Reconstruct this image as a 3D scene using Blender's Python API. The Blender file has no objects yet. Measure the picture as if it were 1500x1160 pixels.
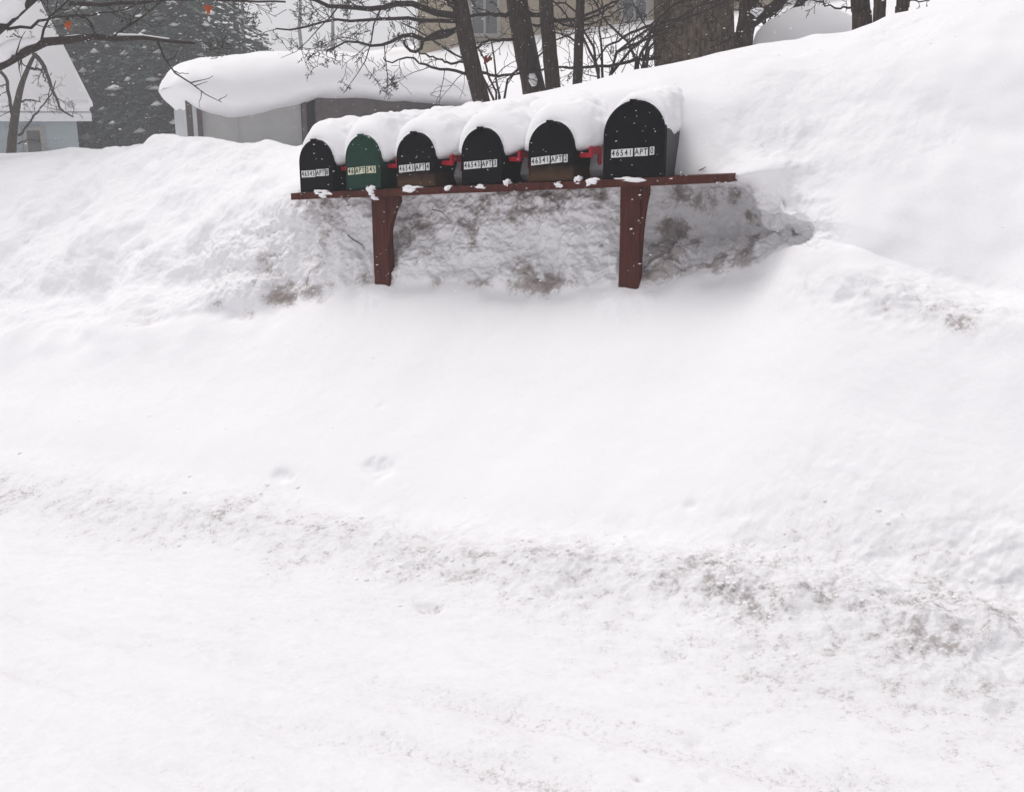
import bpy, bmesh, math, random
import numpy as np
from mathutils import Vector, Matrix

# ------------------------------------------------------------------ camera, world, sun, exposure
SC = bpy.context.scene
COL = SC.collection
FPX, PITCH, ZC = 1500.0, math.radians(15.0), 1.25          # focal length in pixels of a 1500 wide frame
cam_d = bpy.data.cameras.new('camera'); cam = bpy.data.objects.new('camera', cam_d); COL.objects.link(cam)
cam.location = (0, 0, ZC); cam.rotation_euler = (math.radians(90) - PITCH, 0, 0)
cam_d.sensor_fit = 'HORIZONTAL'; cam_d.sensor_width = 36.0; cam_d.lens = 36.0 * FPX / 1500.0
cam_d.clip_start = 0.05; cam_d.clip_end = 2000
SC.camera = cam

SUN_EL, SUN_AZ = math.radians(68), math.radians(-66)         # azimuth measured from +Y towards +X
W = bpy.data.worlds.new('World'); SC.world = W; W.use_nodes = True
nt = W.node_tree; nt.nodes.clear()
sky = nt.nodes.new('ShaderNodeTexSky'); sky.sky_type = 'NISHITA'; sky.sun_disc = False
sky.sun_elevation = SUN_EL; sky.sun_rotation = SUN_AZ
sky.air_density = 1.0; sky.dust_density = 6.0; sky.ozone_density = 1.0
hs = nt.nodes.new('ShaderNodeHueSaturation'); hs.inputs['Saturation'].default_value = 0.2
bg = nt.nodes.new('ShaderNodeBackground'); bg.inputs['Strength'].default_value = 0.12
wo = nt.nodes.new('ShaderNodeOutputWorld')
nt.links.new(sky.outputs[0], hs.inputs['Color']); ov = nt.nodes.new('ShaderNodeMix'); ov.data_type = 'RGBA'; ov.inputs[0].default_value = 0.65; ov.inputs[7].default_value = (6.4, 6.35, 6.5, 1)   # even cloud cover
nt.links.new(hs.outputs[0], ov.inputs[6]); nt.links.new(ov.outputs[2], bg.inputs[0]); nt.links.new(bg.outputs[0], wo.inputs[0])

sd = bpy.data.lights.new('sun', 'SUN'); sd.energy = 1.7; sd.angle = math.radians(26); sd.color = (1.0, 0.965, 0.94)
sun = bpy.data.objects.new('sun', sd); COL.objects.link(sun)
sv = Vector((math.sin(SUN_AZ) * math.cos(SUN_EL), math.cos(SUN_AZ) * math.cos(SUN_EL), math.sin(SUN_EL)))
sun.rotation_euler = sv.to_track_quat('Z', 'Y').to_euler()

SC.view_settings.view_transform = 'Standard'; SC.view_settings.look = 'None'
SC.view_settings.exposure = -0.15; SC.view_settings.gamma = 1.0
SC.render.engine = 'CYCLES'
SC.cycles.use_denoising = True
SC.cycles.max_bounces = 6; SC.cycles.diffuse_bounces = 4; SC.cycles.volume_bounces = 2

random.seed(7); RNG = np.random.default_rng(11)

# ------------------------------------------------------------------ projection helpers (photo pixel <-> world, at a real depth)
CP, SP = math.cos(PITCH), math.sin(PITCH)
def z_at(Y, py):
    k = (580.0 - np.asarray(py, float)) / FPX
    return ZC + Y * (k * CP - SP) / (CP + k * SP)
def px_of(X, Y, Z):
    d = Z - ZC; fwd = Y * CP - d * SP
    return 750 + FPX * X / fwd
def py_of(X, Y, Z):
    d = Z - ZC; fwd = Y * CP - d * SP; up = Y * SP + d * CP
    return 580 - FPX * up / fwd
def P(x, y, Y):
    a = (x - 750) / FPX; b = (580 - y) / FPX
    d = np.array([a, CP + b * SP, -SP + b * CP]); k = Y / d[1]
    return Vector((d[0] * k, Y, ZC + d[2] * k))

# row frame: s along the mailbox row (right, towards the viewer), t away from the road
TH = math.radians(27.0)
US = np.array([math.cos(TH), -math.sin(TH)]); UT = np.array([math.sin(TH), math.cos(TH)])
_p = P(808.5, 266, 3.75); P0 = np.array([_p.x, _p.y])
def st(s, t):
    return P0[0] + s * US[0] + t * UT[0], P0[1] + s * US[1] + t * UT[1]
def to_st(X, Y):
    dx, dy = X - P0[0], Y - P0[1]
    return dx * US[0] + dy * US[1], dx * UT[0] + dy * UT[1]
def s_of_px(px, py):
    a = (px - 750) / FPX; b = (580 - py) / FPX
    d = np.array([a, CP + b * SP, -SP + b * CP])
    M = np.array([[US[0], -d[0]], [US[1], -d[1]]]); s, k = np.linalg.solve(M, -P0)
    return s, ZC + k * d[2]

# ------------------------------------------------------------------ noise
_perm = RNG.permutation(256); _perm = np.concatenate([_perm, _perm, _perm])
_g = RNG.normal(size=(256, 3)); _g /= np.linalg.norm(_g, axis=1)[:, None]
def pn(x, y, z):
    x, y, z = np.broadcast_arrays(np.asarray(x, float), np.asarray(y, float), np.asarray(z, float))
    xi, yi, zi = np.floor(x).astype(int), np.floor(y).astype(int), np.floor(z).astype(int)
    fx, fy, fz = x - xi, y - yi, z - zi
    u, v, w = [f * f * f * (f * (f * 6 - 15) + 10) for f in (fx, fy, fz)]
    xi, yi, zi = xi & 255, yi & 255, zi & 255
    def g(i, j, k):
        h = _perm[_perm[_perm[(xi + i) & 255] + ((yi + j) & 255)] + ((zi + k) & 255)]
        gr = _g[h]
        return gr[..., 0] * (fx - i) + gr[..., 1] * (fy - j) + gr[..., 2] * (fz - k)
    def L(a, b, t): return a + (b - a) * t
    return 1.5 * L(L(L(g(0, 0, 0), g(1, 0, 0), u), L(g(0, 1, 0), g(1, 1, 0), u), v),
                   L(L(g(0, 0, 1), g(1, 0, 1), u), L(g(0, 1, 1), g(1, 1, 1), u), v), w)
def fbm(x, y, z, sc, oc=4, gain=0.5, lac=2.03):
    r = 0; a = 1.0
    for o in range(oc):
        r = r + a * pn(x / sc + 17.1 * o, y / sc + 5.7 * o, z / sc + 9.3 * o); sc /= lac; a *= gain
    return r
def ridge(x, y, z, sc, oc=3):
    r = 0; a = 1.0
    for o in range(oc):
        r = r + a * (1 - 2 * np.abs(pn(x / sc + 3.1 * o, y / sc + 15.7 * o, z / sc))); sc /= 2.1; a *= 0.5
    return r
_j = RNG.random((256, 3))
def worley(x, y, z, sc):
    x, y, z = [np.asarray(q, float) / sc for q in (x, y, z)]; c = [np.floor(q).astype(int) for q in (x, y, z)]
    f1 = np.full(x.shape, 9.0); f2 = f1.copy()
    for i in (-1, 0, 1):
        for j in (-1, 0, 1):
            for k in (-1, 0, 1):
                h = _perm[_perm[_perm[(c[0] + i) & 255] + ((c[1] + j) & 255)] + ((c[2] + k) & 255)]; o = _j[h]
                d = np.sqrt((c[0] + i + o[..., 0] - x) ** 2 + (c[1] + j + o[..., 1] - y) ** 2 + (c[2] + k + o[..., 2] - z) ** 2)
                f2 = np.minimum(f2, np.maximum(d, f1)); f1 = np.minimum(f1, d)
    return f1, f2
def sstep(a, b, x):
    q = np.clip((x - a) / (b - a), 0, 1); return q * q * (3 - 2 * q)

# ------------------------------------------------------------------ materials
def new_mat(name):
    m = bpy.data.materials.new(name); m.use_nodes = True
    t = m.node_tree; b = t.nodes['Principled BSDF']
    return m, t, b
def nd(t, kind, **kw):
    n = t.nodes.new(kind)
    for k, v in kw.items():
        if k in n.inputs: n.inputs[k].default_value = v
        else: setattr(n, k, v)
    return n
def noise_node(t, scale, detail=4, rough=0.55, coord='Object', stretch=None):
    tc = t.nodes.new('ShaderNodeTexCoord'); n = t.nodes.new('ShaderNodeTexNoise')
    n.inputs['Scale'].default_value = scale; n.inputs['Detail'].default_value = detail; n.inputs['Roughness'].default_value = rough
    if stretch:
        mp = t.nodes.new('ShaderNodeMapping'); mp.inputs['Scale'].default_value = stretch
        t.links.new(tc.outputs[coord], mp.inputs[0]); t.links.new(mp.outputs[0], n.inputs['Vector'])
    else: t.links.new(tc.outputs[coord], n.inputs['Vector'])
    return n
def ramp(t, src, p0, c0, p1, c1):
    r = t.nodes.new('ShaderNodeValToRGB'); e = r.color_ramp.elements
    e[0].position = p0; e[0].color = c0; e[1].position = p1; e[1].color = c1
    t.links.new(src, r.inputs[0]); return r
def simple_mat(name, c0, c1, scale=20, rough=0.6, bump=0.0, bdist=0.005, spec=0.3, stretch=None, detail=5, metallic=0):
    m, t, b = new_mat(name)
    n = noise_node(t, scale, detail, 0.6, stretch=stretch)
    r = ramp(t, n.outputs[0], 0.3, (*c0, 1), 0.7, (*c1, 1)); t.links.new(r.outputs[0], b.inputs['Base Color'])
    b.inputs['Roughness'].default_value = rough; b.inputs['Specular IOR Level'].default_value = spec; b.inputs['Metallic'].default_value = metallic
    if bump:
        bp = nd(t, 'ShaderNodeBump', Strength=bump, Distance=bdist); t.links.new(n.outputs[0], bp.inputs['Height']); t.links.new(bp.outputs[0], b.inputs['Normal'])
    return m

def snow_mat(name, attrs=True, white=(0.87, 0.862, 0.885)):
    m, t, b = new_mat(name)
    b.inputs['Roughness'].default_value = 0.75; b.inputs['Specular IOR Level'].default_value = 0.15
    n1 = noise_node(t, 50, 8, 0.72); n2 = noise_node(t, 240, 3, 0.6); n3 = noise_node(t, 9, 5, 0.6)
    if attrs:
        ad = nd(t, 'ShaderNodeAttribute', attribute_name='dirt'); ar = nd(t, 'ShaderNodeAttribute', attribute_name='rough')
        # dirt breaks up into grains and streaks
        mul = nd(t, 'ShaderNodeMath', operation='MULTIPLY_ADD'); mul.inputs[1].default_value = 3.0; mul.inputs[2].default_value = -1.5
        t.links.new(n1.outputs[0], mul.inputs[0])
        mul2 = nd(t, 'ShaderNodeMath', operation='MULTIPLY_ADD'); mul2.inputs[1].default_value = 1.4; mul2.inputs[2].default_value = -0.7
        t.links.new(n3.outputs[0], mul2.inputs[0])
        add = nd(t, 'ShaderNodeMath', operation='ADD'); t.links.new(mul.outputs[0], add.inputs[0]); t.links.new(mul2.outputs[0], add.inputs[1])
        a1 = nd(t, 'ShaderNodeMath', operation='ADD'); a1.inputs[1].default_value = 0.85; t.links.new(add.outputs[0], a1.inputs[0])
        f = nd(t, 'ShaderNodeMath', operation='MULTIPLY', use_clamp=True); t.links.new(a1.outputs[0], f.inputs[0]); t.links.new(ad.outputs['Fac'], f.inputs[1])
        n4 = noise_node(t, 85, 9, 0.75)
        k1 = nd(t, 'ShaderNodeMath', operation='MULTIPLY_ADD'); k1.inputs[1].default_value = 2.6; k1.inputs[2].default_value = -1.55; t.links.new(n4.outputs[0], k1.inputs[0])
        k2 = nd(t, 'ShaderNodeMath', operation='MULTIPLY_ADD'); k2.inputs[1].default_value = 1.5; t.links.new(ad.outputs['Fac'], k2.inputs[0]); t.links.new(k1.outputs[0], k2.inputs[2])
        k3 = nd(t, 'ShaderNodeMath', operation='MULTIPLY', use_clamp=True); k3.inputs[1].default_value = 2.4; t.links.new(k2.outputs[0], k3.inputs[0])
        k4 = nd(t, 'ShaderNodeMapRange'); k4.inputs[1].default_value = 0.02; k4.inputs[2].default_value = 0.16; t.links.new(ad.outputs['Fac'], k4.inputs[0])
        k5 = nd(t, 'ShaderNodeMath', operation='MULTIPLY'); t.links.new(k3.outputs[0], k5.inputs[0]); t.links.new(k4.outputs[0], k5.inputs[1])
        k6 = nd(t, 'ShaderNodeMath', operation='MULTIPLY'); k6.inputs[1].default_value = 0.55; t.links.new(k5.outputs[0], k6.inputs[0])
        k7 = nd(t, 'ShaderNodeMath', operation='MULTIPLY_ADD', use_clamp=True); k7.inputs[1].default_value = 0.55; t.links.new(f.outputs[0], k7.inputs[0]); t.links.new(k6.outputs[0], k7.inputs[2]); f = k7
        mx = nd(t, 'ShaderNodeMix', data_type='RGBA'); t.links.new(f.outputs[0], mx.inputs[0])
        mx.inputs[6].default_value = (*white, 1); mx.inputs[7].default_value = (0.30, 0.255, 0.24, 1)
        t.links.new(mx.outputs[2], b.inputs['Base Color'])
        bs = nd(t, 'ShaderNodeMath', operation='MULTIPLY_ADD', use_clamp=True); bs.inputs[1].default_value = 0.55; bs.inputs[2].default_value = 0.10
        t.links.new(ar.outputs['Fac'], bs.inputs[0])
    else:
        b.inputs['Base Color'].default_value = (*white, 1)
    b1 = nd(t, 'ShaderNodeBump', Strength=0.2, Distance=0.012); t.links.new(n1.outputs[0], b1.inputs['Height'])
    b2 = nd(t, 'ShaderNodeBump', Strength=0.2, Distance=0.003); t.links.new(n2.outputs[0], b2.inputs['Height'])
    if attrs: t.links.new(bs.outputs[0], b1.inputs['Strength']); t.links.new(bs.outputs[0], b2.inputs['Strength'])
    t.links.new(b1.outputs[0], b2.inputs['Normal']); t.links.new(b2.outputs[0], b.inputs['Normal'])
    return m

M = {}
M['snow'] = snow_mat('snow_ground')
M['cap'] = snow_mat('snow_fresh', False, (0.88, 0.872, 0.893))
M['black'] = simple_mat('black_enamel', (0.003, 0.0035, 0.005), (0.007, 0.0075, 0.010), 30, 0.55, 0.08, 0.002, 0.05)
M['green'] = simple_mat('green_enamel', (0.006, 0.032, 0.021), (0.011, 0.046, 0.032), 25, 0.5, 0.08, 0.002, 0.15)
M['grey_side'] = simple_mat('grey_enamel', (0.045, 0.045, 0.05), (0.065, 0.065, 0.07), 25, 0.5, 0.05, 0.002)
M['red'] = simple_mat('red_plastic', (0.48, 0.012, 0.030), (0.60, 0.020, 0.045), 30, 0.45, 0.05, 0.002)
M['wood'] = simple_mat('brown_painted_wood', (0.042, 0.0105, 0.0075), (0.098, 0.022, 0.0135), 14, 0.65, 0.35, 0.004, 0.2, (6, 6, 0.6))
M['plate'] = simple_mat('label_white', (0.62, 0.62, 0.62), (0.78, 0.78, 0.78), 60, 0.5)
M['plate_old'] = simple_mat('label_aged', (0.55, 0.54, 0.38), (0.70, 0.70, 0.55), 60, 0.5)
M['ink'] = simple_mat('label_ink', (0.01, 0.01, 0.012), (0.03, 0.03, 0.035), 60, 0.5)
M['bark'] = simple_mat('bark', (0.022, 0.015, 0.012), (0.075, 0.055, 0.045), 22, 0.9, 0.6, 0.02, 0.1, (3, 3, 0.6))
M['bark_oak'] = simple_mat('bark_oak', (0.040, 0.031, 0.024), (0.24, 0.19, 0.15), 16, 0.95, 0.8, 0.03, 0.1, (3, 3, 0.5))
M['twig'] = simple_mat('twig', (0.020, 0.014, 0.012), (0.045, 0.032, 0.027), 30, 0.9)
M['leaf'] = simple_mat('dry_leaf', (0.50, 0.10, 0.015), (0.62, 0.17, 0.03), 30, 0.7)
M['leaf_red'] = simple_mat('russet_leaf', (0.22, 0.05, 0.03), (0.34, 0.09, 0.05), 30, 0.7)
M['needle'] = simple_mat('spruce_needles', (0.012, 0.036, 0.020), (0.040, 0.094, 0.052), 5, 0.8)
M['needle_grey'] = simple_mat('dull_needles', (0.026, 0.032, 0.027), (0.045, 0.05, 0.042), 3, 0.85)
M['siding_blue'] = simple_mat('pale_blue_siding', (0.30, 0.35, 0.37), (0.36, 0.41, 0.43), 2, 0.7)
M['siding_tan'] = simple_mat('tan_siding', (0.30, 0.25, 0.175), (0.35, 0.29, 0.21), 2, 0.7)
M['trim'] = simple_mat('white_trim', (0.62, 0.63, 0.65), (0.7, 0.71, 0.72), 8, 0.6)
M['trim_grey'] = simple_mat('grey_trim', (0.24, 0.23, 0.21), (0.30, 0.29, 0.27), 8, 0.6)
M['glass'] = simple_mat('dark_glass', (0.05, 0.055, 0.06), (0.08, 0.085, 0.09), 2, 0.15, spec=0.5)
M['shed_grey'] = simple_mat('grey_panel', (0.37, 0.37, 0.365), (0.43, 0.43, 0.42), 5, 0.6)
M['shed_light'] = simple_mat('light_grey_panel', (0.42, 0.44, 0.45), (0.5, 0.52, 0.53), 5, 0.6)
M['shed_dark'] = simple_mat('dark_boards', (0.085, 0.072, 0.072), (0.13, 0.115, 0.112), 10, 0.8, 0.3, 0.01)
M['shed_shade'] = simple_mat('opening_shade', (0.012, 0.012, 0.014), (0.02, 0.02, 0.022), 5, 0.9)  # shade inside the shed opening, put into the colour
M['shingle'] = simple_mat('roof_shingle', (0.06, 0.06, 0.06), (0.10, 0.10, 0.10), 20, 0.9)
def add_rust(m, zlo, zhi):
    t = m.node_tree; b = t.nodes['Principled BSDF']; src = b.inputs['Base Color'].links[0].from_socket
    tc = t.nodes.new('ShaderNodeTexCoord'); sx = t.nodes.new('ShaderNodeSeparateXYZ'); t.links.new(tc.outputs['Object'], sx.inputs[0])
    n = noise_node(t, 30, 4); ad = nd(t, 'ShaderNodeMath', operation='MULTIPLY_ADD'); ad.inputs[1].default_value = 0.05; t.links.new(n.outputs[0], ad.inputs[0]); t.links.new(sx.outputs[2], ad.inputs[2])
    mr = nd(t, 'ShaderNodeMapRange'); mr.inputs[1].default_value = zlo; mr.inputs[2].default_value = zhi; mr.inputs[3].default_value = 1; mr.inputs[4].default_value = 0
    t.links.new(ad.outputs[0], mr.inputs[0])
    mx = nd(t, 'ShaderNodeMix', data_type='RGBA'); t.links.new(mr.outputs[0], mx.inputs[0]); t.links.new(src, mx.inputs[6]); mx.inputs[7].default_value = (0.075, 0.042, 0.026, 1)
    t.links.new(mx.outputs[2], b.inputs['Base Color'])
M['black_rust'] = simple_mat('black_enamel_rusty', (0.003, 0.0035, 0.005), (0.007, 0.0075, 0.010), 30, 0.55, 0.08, 0.002, 0.05)
add_rust(M['black_rust'], 0.045, 0.085)

# ------------------------------------------------------------------ object helpers
def mesh_obj(name, verts, faces, mat, parent=None, smooth=False, normals=None):
    me = bpy.data.meshes.new(name)
    me.from_pydata([tuple(v) for v in verts] if not isinstance(verts, np.ndarray) else verts.tolist(), [], faces if isinstance(faces, list) else faces.tolist())
    me.update()
    if mat is not None: me.materials.append(mat)
    if smooth: me.polygons.foreach_set('use_smooth', np.ones(len(me.polygons), bool))
    o = bpy.data.objects.new(name, me); COL.objects.link(o)
    if parent is not None: o.parent = parent
    return o
def tag(o, label=None, cat=None, group=None, kind=None):
    if label: o['label'] = label
    if cat: o['category'] = cat
    if group: o['group'] = group
    if kind: o['kind'] = kind
    return o
def empty(name, loc=(0, 0, 0), rz=0.0):
    o = bpy.data.objects.new(name, None); COL.objects.link(o); o.location = loc; o.rotation_euler = (0, 0, rz); o.empty_display_size = 0.1
    return o
def bm_obj(name, bm, mat, parent=None, smooth=False):
    me = bpy.data.meshes.new(name); bmesh.ops.recalc_face_normals(bm, faces=bm.faces); bm.to_mesh(me); bm.free()
    if mat is not None: me.materials.append(mat)
    if smooth: me.polygons.foreach_set('use_smooth', np.ones(len(me.polygons), bool))
    o = bpy.data.objects.new(name, me); COL.objects.link(o)
    if parent is not None: o.parent = parent
    return o
def bm_box(bm, x0, x1, y0, y1, z0, z1, bev=0.0):
    vs = [bm.verts.new(c) for c in ((x0, y0, z0), (x1, y0, z0), (x1, y1, z0), (x0, y1, z0), (x0, y0, z1), (x1, y0, z1), (x1, y1, z1), (x0, y1, z1))]
    fs = [bm.faces.new([vs[i] for i in f]) for f in ((3, 2, 1, 0), (4, 5, 6, 7), (0, 1, 5, 4), (1, 2, 6, 5), (2, 3, 7, 6), (3, 0, 4, 7))]
    if bev:
        es = list({e for f in fs for e in f.edges})
        bmesh.ops.bevel(bm, geom=es, offset=bev, segments=2, affect='EDGES', profile=0.5)
def grid_faces(n, m, wrap=False):
    i = np.arange(n - 1)[:, None]; j = np.arange(m if wrap else m - 1)[None, :]; j2 = (j + 1) % m
    return np.stack([i * m + j, i * m + j2, (i + 1) * m + j2, (i + 1) * m + j], -1).reshape(-1, 4)

# ------------------------------------------------------------------ roadside terrain: one swept snow surface (road, windrow, bank)
KX = [-200, 0, 100, 200, 300, 380, 430, 500, 545, 640, 720, 800, 905, 960, 1000, 1050, 1085, 1100, 1130, 1150, 1168, 1230, 1350, 1500, 1700]
T_BASE = [-.26, -.26, -.24, -.20, -.13, -.06, .00, .04, .05, .06, .06, .06, .05, .06, .08, .10, .11, .11, .10, .08, .02, -.08, -.16, -.22, -.25]
Y_BASE = [498, 492, 484, 468, 452, 450, 436, 424, 420, 412, 424, 428, 420, 414, 405, 399, 392, 388, 372, 362, 356, 385, 440, 474, 500]
T_FT =   [.20, .20, .18, .15, .12, .10, .13, .16, .17, .18, .18, .18, .18, .22, .32, .40, .36, .12, .06, .04, .04, .06, .08, .10, .10]
T_MID =  [.04, .04, .03, .02, .03, .04, .08, .12, .14, .15, .15, .15, .15, .22, .33, .40, .40, .39, .36, .26, .05, .03, .02, .00, .00]
Y_FT =   [385, 380, 375, 366, 352, 330, 300, 288, 285, 283, 280, 277, 273, 272, 272, 272, 275, 285, 305, 316, 320, 325, 352, 372, 390]
T_G1 =   [.44, .44, .42, .38, .34, .26, .19, .15, .14, .14, .14, .14, .14, .16, .10, .07, .04, .05, .07, .10, .14, .18, .24, .28, .28]
Y_G1 =   [325, 320, 316, 308, 300, 288, 272, 264, 262, 258, 256, 252, 246, 254, 262, 262, 260, 252, 246, 246, 246, 250, 258, 262, 262]
T_G2 =   [.70, .70, .70, .68, .66, .60, .50, .30, .27, .26, .26, .26, .25, .21, .20, .22, .26, .30, .34, .40, .44, .46, .52, .54, .54]
Y_G2 =   [262, 256, 250, 244, 240, 242, 236, 205, 198, 178, 163, 148, 126, 124, 134, 145, 150, 150, 146, 142, 138, 132, 110, 90, 70]
CX =     [-250, -60, 0, 60, 120, 170, 205, 250, 295, 325, 350, 390, 440, 520, 600, 720, 900, 1060, 1250, 1390, 1500, 1750]
CY =     [228, 224, 220, 218, 212, 210, 207, 197, 199, 206, 212, 211, 214, 186, 166, 150, 110, 74, 36, -2, -34, -105]
WX = [-700, -200, 0, 150, 300, 450, 600, 750, 900, 1050, 1200, 1350, 1500, 1700, 2200]
WY = [640, 695, 722, 742, 762, 790, 818, 832, 842, 856, 876, 908, 946, 1000, 1130]

S = np.concatenate([-np.geomspace(40, 3.6, 50), np.arange(-3.5, 2.5, 0.0058), np.geomspace(2.56, 9, 24)])
ns = len(S)
JIT = np.zeros(ns)
def key(tfun, yfun):
    z = np.full(ns, 0.7)
    t = np.zeros(ns)
    for _ in range(5):
        X, Y = st(S, t); px = np.where(Y > 0.5, px_of(X, np.maximum(Y, 0.5), z), 3000)
        px = np.clip(px, -400, 1800)
        t = np.interp(px + JIT, KX, tfun) if tfun is not None and not np.isscalar(tfun) else np.full(ns, float(tfun))
        X, Y = st(S, t); px = np.where(Y > 0.5, px_of(X, np.maximum(Y, 0.5), z), 3000); px = np.clip(px, -700, 2200)
        z = z_at(np.maximum(Y, 0.5), yfun(px))
    return t, z, px
vis = (S > -3.3) & (S < 1.9)
TW = -0.95
tw, zw, pxw = key(TW, lambda p: np.interp(p, WX, WY))
sel = (pxw > 0) & (pxw < 1500)
gr, c0 = np.polyfit(S[sel], zw[sel], 1)
print('WINDROW grade', gr, c0, 'z range', zw[sel].min(), zw[sel].max())
road_z = lambda s: c0 - 0.055 + gr * np.clip(s, -12, 12)
def blend_out(z, off):            # outside the view follow the grade
    a = sstep(-3.6, -5.0, S) + sstep(1.95, 2.6, S)
    sL = np.argmin(np.abs(S + 3.4)); sR = np.argmin(np.abs(S - 1.9))
    ref = np.where(S < 0, z[sL] + gr * np.clip(S - S[sL], -12, 0), z[sR] + gr * np.clip(S - S[sR], 0, 12))
    return z * (1 - a) + ref * a
keys = []
def addkey(t, z): keys.append((np.broadcast_to(t, (ns,)).astype(float), z))
addkey(-14.0, road_z(S)); addkey(-2.4, road_z(S)); addkey(-1.28, road_z(S))
zwb = 0.5 * zw + 0.5 * (c0 + gr * S); addkey(TW, blend_out(np.where(sel, zwb, c0 + gr * S), 0))
def k_from(tf, yf):
    t, z, px = key(tf, yf); addkey(t, blend_out(z, 0)); return px
fb = lambda p: np.interp(p, KX, Y_BASE); fw = lambda p: np.interp(p, WX, WY)
k_from(-0.74, lambda p: np.interp(p, WX, WY) - 72)
_t4, _z4 = keys[-1]; _tb, _zb, _pb = key(T_BASE, fb); _zb = blend_out(_zb, 0)
addkey(0.55 * _tb + 0.45 * _t4, 0.55 * _zb + 0.45 * _z4 - 0.035); addkey(_tb, _zb)
JIT = 16 * fbm(S, 2.2, 0, 0.09, 3, .6); k_from(T_MID, lambda p: 0.55 * fb(p) + 0.45 * np.interp(p, KX, Y_FT))
JIT = 9 * fbm(S, 6.2, 0, 0.05, 3, .6); k_from(T_FT, lambda p: np.interp(p, KX, Y_FT))
JIT = np.zeros(ns); k_from(T_G1, lambda p: np.interp(p, KX, Y_G1))
k_from(T_G2, lambda p: np.interp(p, KX, Y_G2))
cy = lambda p: np.interp(p, CX, CY)
k_from([0.55 * a + 0.45 for a in T_G2], lambda p: 0.66 * cy(p) + 0.34 * np.interp(p, KX, Y_G2) - 2)
k_from(1.0, cy)
zc_ = keys[-1][1]
addkey(1.3, zc_ - 0.05); addkey(2.0, zc_ - 0.40); addkey(3.2, zc_ - 0.9)
NK = len(keys)
seg = [24, 130, 70, 56, 56, 60, 60, 70, 30, 40, 44, 40, 20, 10, 8]
V = np.concatenate([np.linspace(k, k + 1, n, endpoint=False) for k, n in enumerate(seg)] + [[NK - 1]])
kt = np.array([k[0] for k in keys]); kz = np.array([k[1] for k in keys])
k0 = np.minimum(V.astype(int), NK - 2); fr = (V - k0)[:, None]
Tg = kt[k0] * (1 - fr) + kt[k0 + 1] * fr; Zg = kz[k0] * (1 - fr) + kz[k0 + 1] * fr
SMC = (1 - sstep(210, 300, _pb) * (1 - sstep(1172, 1200, _pb)))[None, :]
for it in range(40):
    w = np.ones(len(V))[1:-1, None]
    sharp = ((V > 5.8) & (V < 9.3))[1:-1, None]
    f = np.where(sharp, 0.5 if it < 5 else 0.5 * SMC, 0.5)
    Tg[1:-1] += f * (0.5 * (Tg[2:] + Tg[:-2]) - Tg[1:-1]); Zg[1:-1] += f * (0.5 * (Zg[2:] + Zg[:-2]) - Zg[1:-1])
LOWR = np.where(V < 6.0)[0]; LOWW = (1 - sstep(5.3, 6.0, V[LOWR]))[:, None]
for it in range(16):
    for G in (Tg, Zg): G[:, 51:-25] += 0.5 * (0.5 * (G[:, 52:-24] + G[:, 50:-26]) - G[:, 51:-25])
for it in range(800):
    for G in (Tg, Zg):
        R = G[LOWR]; R[:, 51:-25] += LOWW * 0.5 * (0.5 * (R[:, 52:-24] + R[:, 50:-26]) - R[:, 51:-25]); G[LOWR] = R
Xg, Yg = st(S[None, :], Tg)
PG = np.stack([Xg, Yg, Zg], -1)
def grid_normals(G):
    du = np.gradient(G, axis=1); dv = np.gradient(G, axis=0)
    n = np.cross(du, dv); return n / (np.linalg.norm(n, axis=-1, keepdims=True) + 1e-9)
NG = grid_normals(PG)
if NG[200, 300, 2] < 0: NG = -NG
PXg = px_of(Xg, np.maximum(Yg, 0.3), Zg); PYg = py_of(Xg, np.maximum(Yg, 0.3), Zg)
Sg = np.broadcast_to(S[None, :], Tg.shape); Vg = np.broadcast_to(V[:, None], Tg.shape)
near = sstep(-4.5, -3.6, Sg) * (1 - sstep(2.2, 4.5, Sg))
# masks
m_road = 1 - sstep(2.0, 3.0, Vg)
m_wind = np.exp(-((Tg - TW + 0.02 + 0.06 * fbm(Sg, 0, 3.3, 0.5, 2)) / 0.17) ** 2)
m_wind = np.maximum(m_wind, sstep(850, 1250, PXg) * np.exp(-((Tg - TW - 0.02) / 0.30) ** 2)) * (Vg < 5)
m_slope = sstep(3.2, 4.2, Vg) * (1 - sstep(5.6, 6.1, Vg))
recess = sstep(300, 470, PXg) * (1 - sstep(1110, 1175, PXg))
m_face = sstep(5.95, 6.35, Vg) * (1 - sstep(8.0, 9.0, Vg)) * sstep(180, 420, PXg) * (1 - sstep(1150, 1260, PXg))
m_top = sstep(8.3, 9.2, Vg)
m_right = sstep(1000, 1120, PXg) * (1 - sstep(1250, 1420, PXg)) * sstep(8.6, 9.2, Vg) * (1 - sstep(10.2, 11.4, Vg))
def nearest(px, py, v0=0, v1=99):
    d = (PXg - px) ** 2 + (PYg - py) ** 2 + 1e9 * ((Vg < v0) | (Vg > v1)); i = np.unravel_index(np.argmin(d), d.shape)
    return PG[i]
D = np.zeros(Tg.shape)
x_, y_, z_ = PG[..., 0], PG[..., 1], PG[..., 2]
D += m_slope * (0.012 * fbm(x_, y_, z_, 0.55, 3) + 0.0016 * fbm(x_, y_, z_, 0.06, 3))
groove = sum(np.exp(-((Tg - t0 - 0.03 * fbm(Sg, t0, 2.2, .9, 2)) / 0.055) ** 2) for t0 in (-1.60, -1.84, -2.06))
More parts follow.
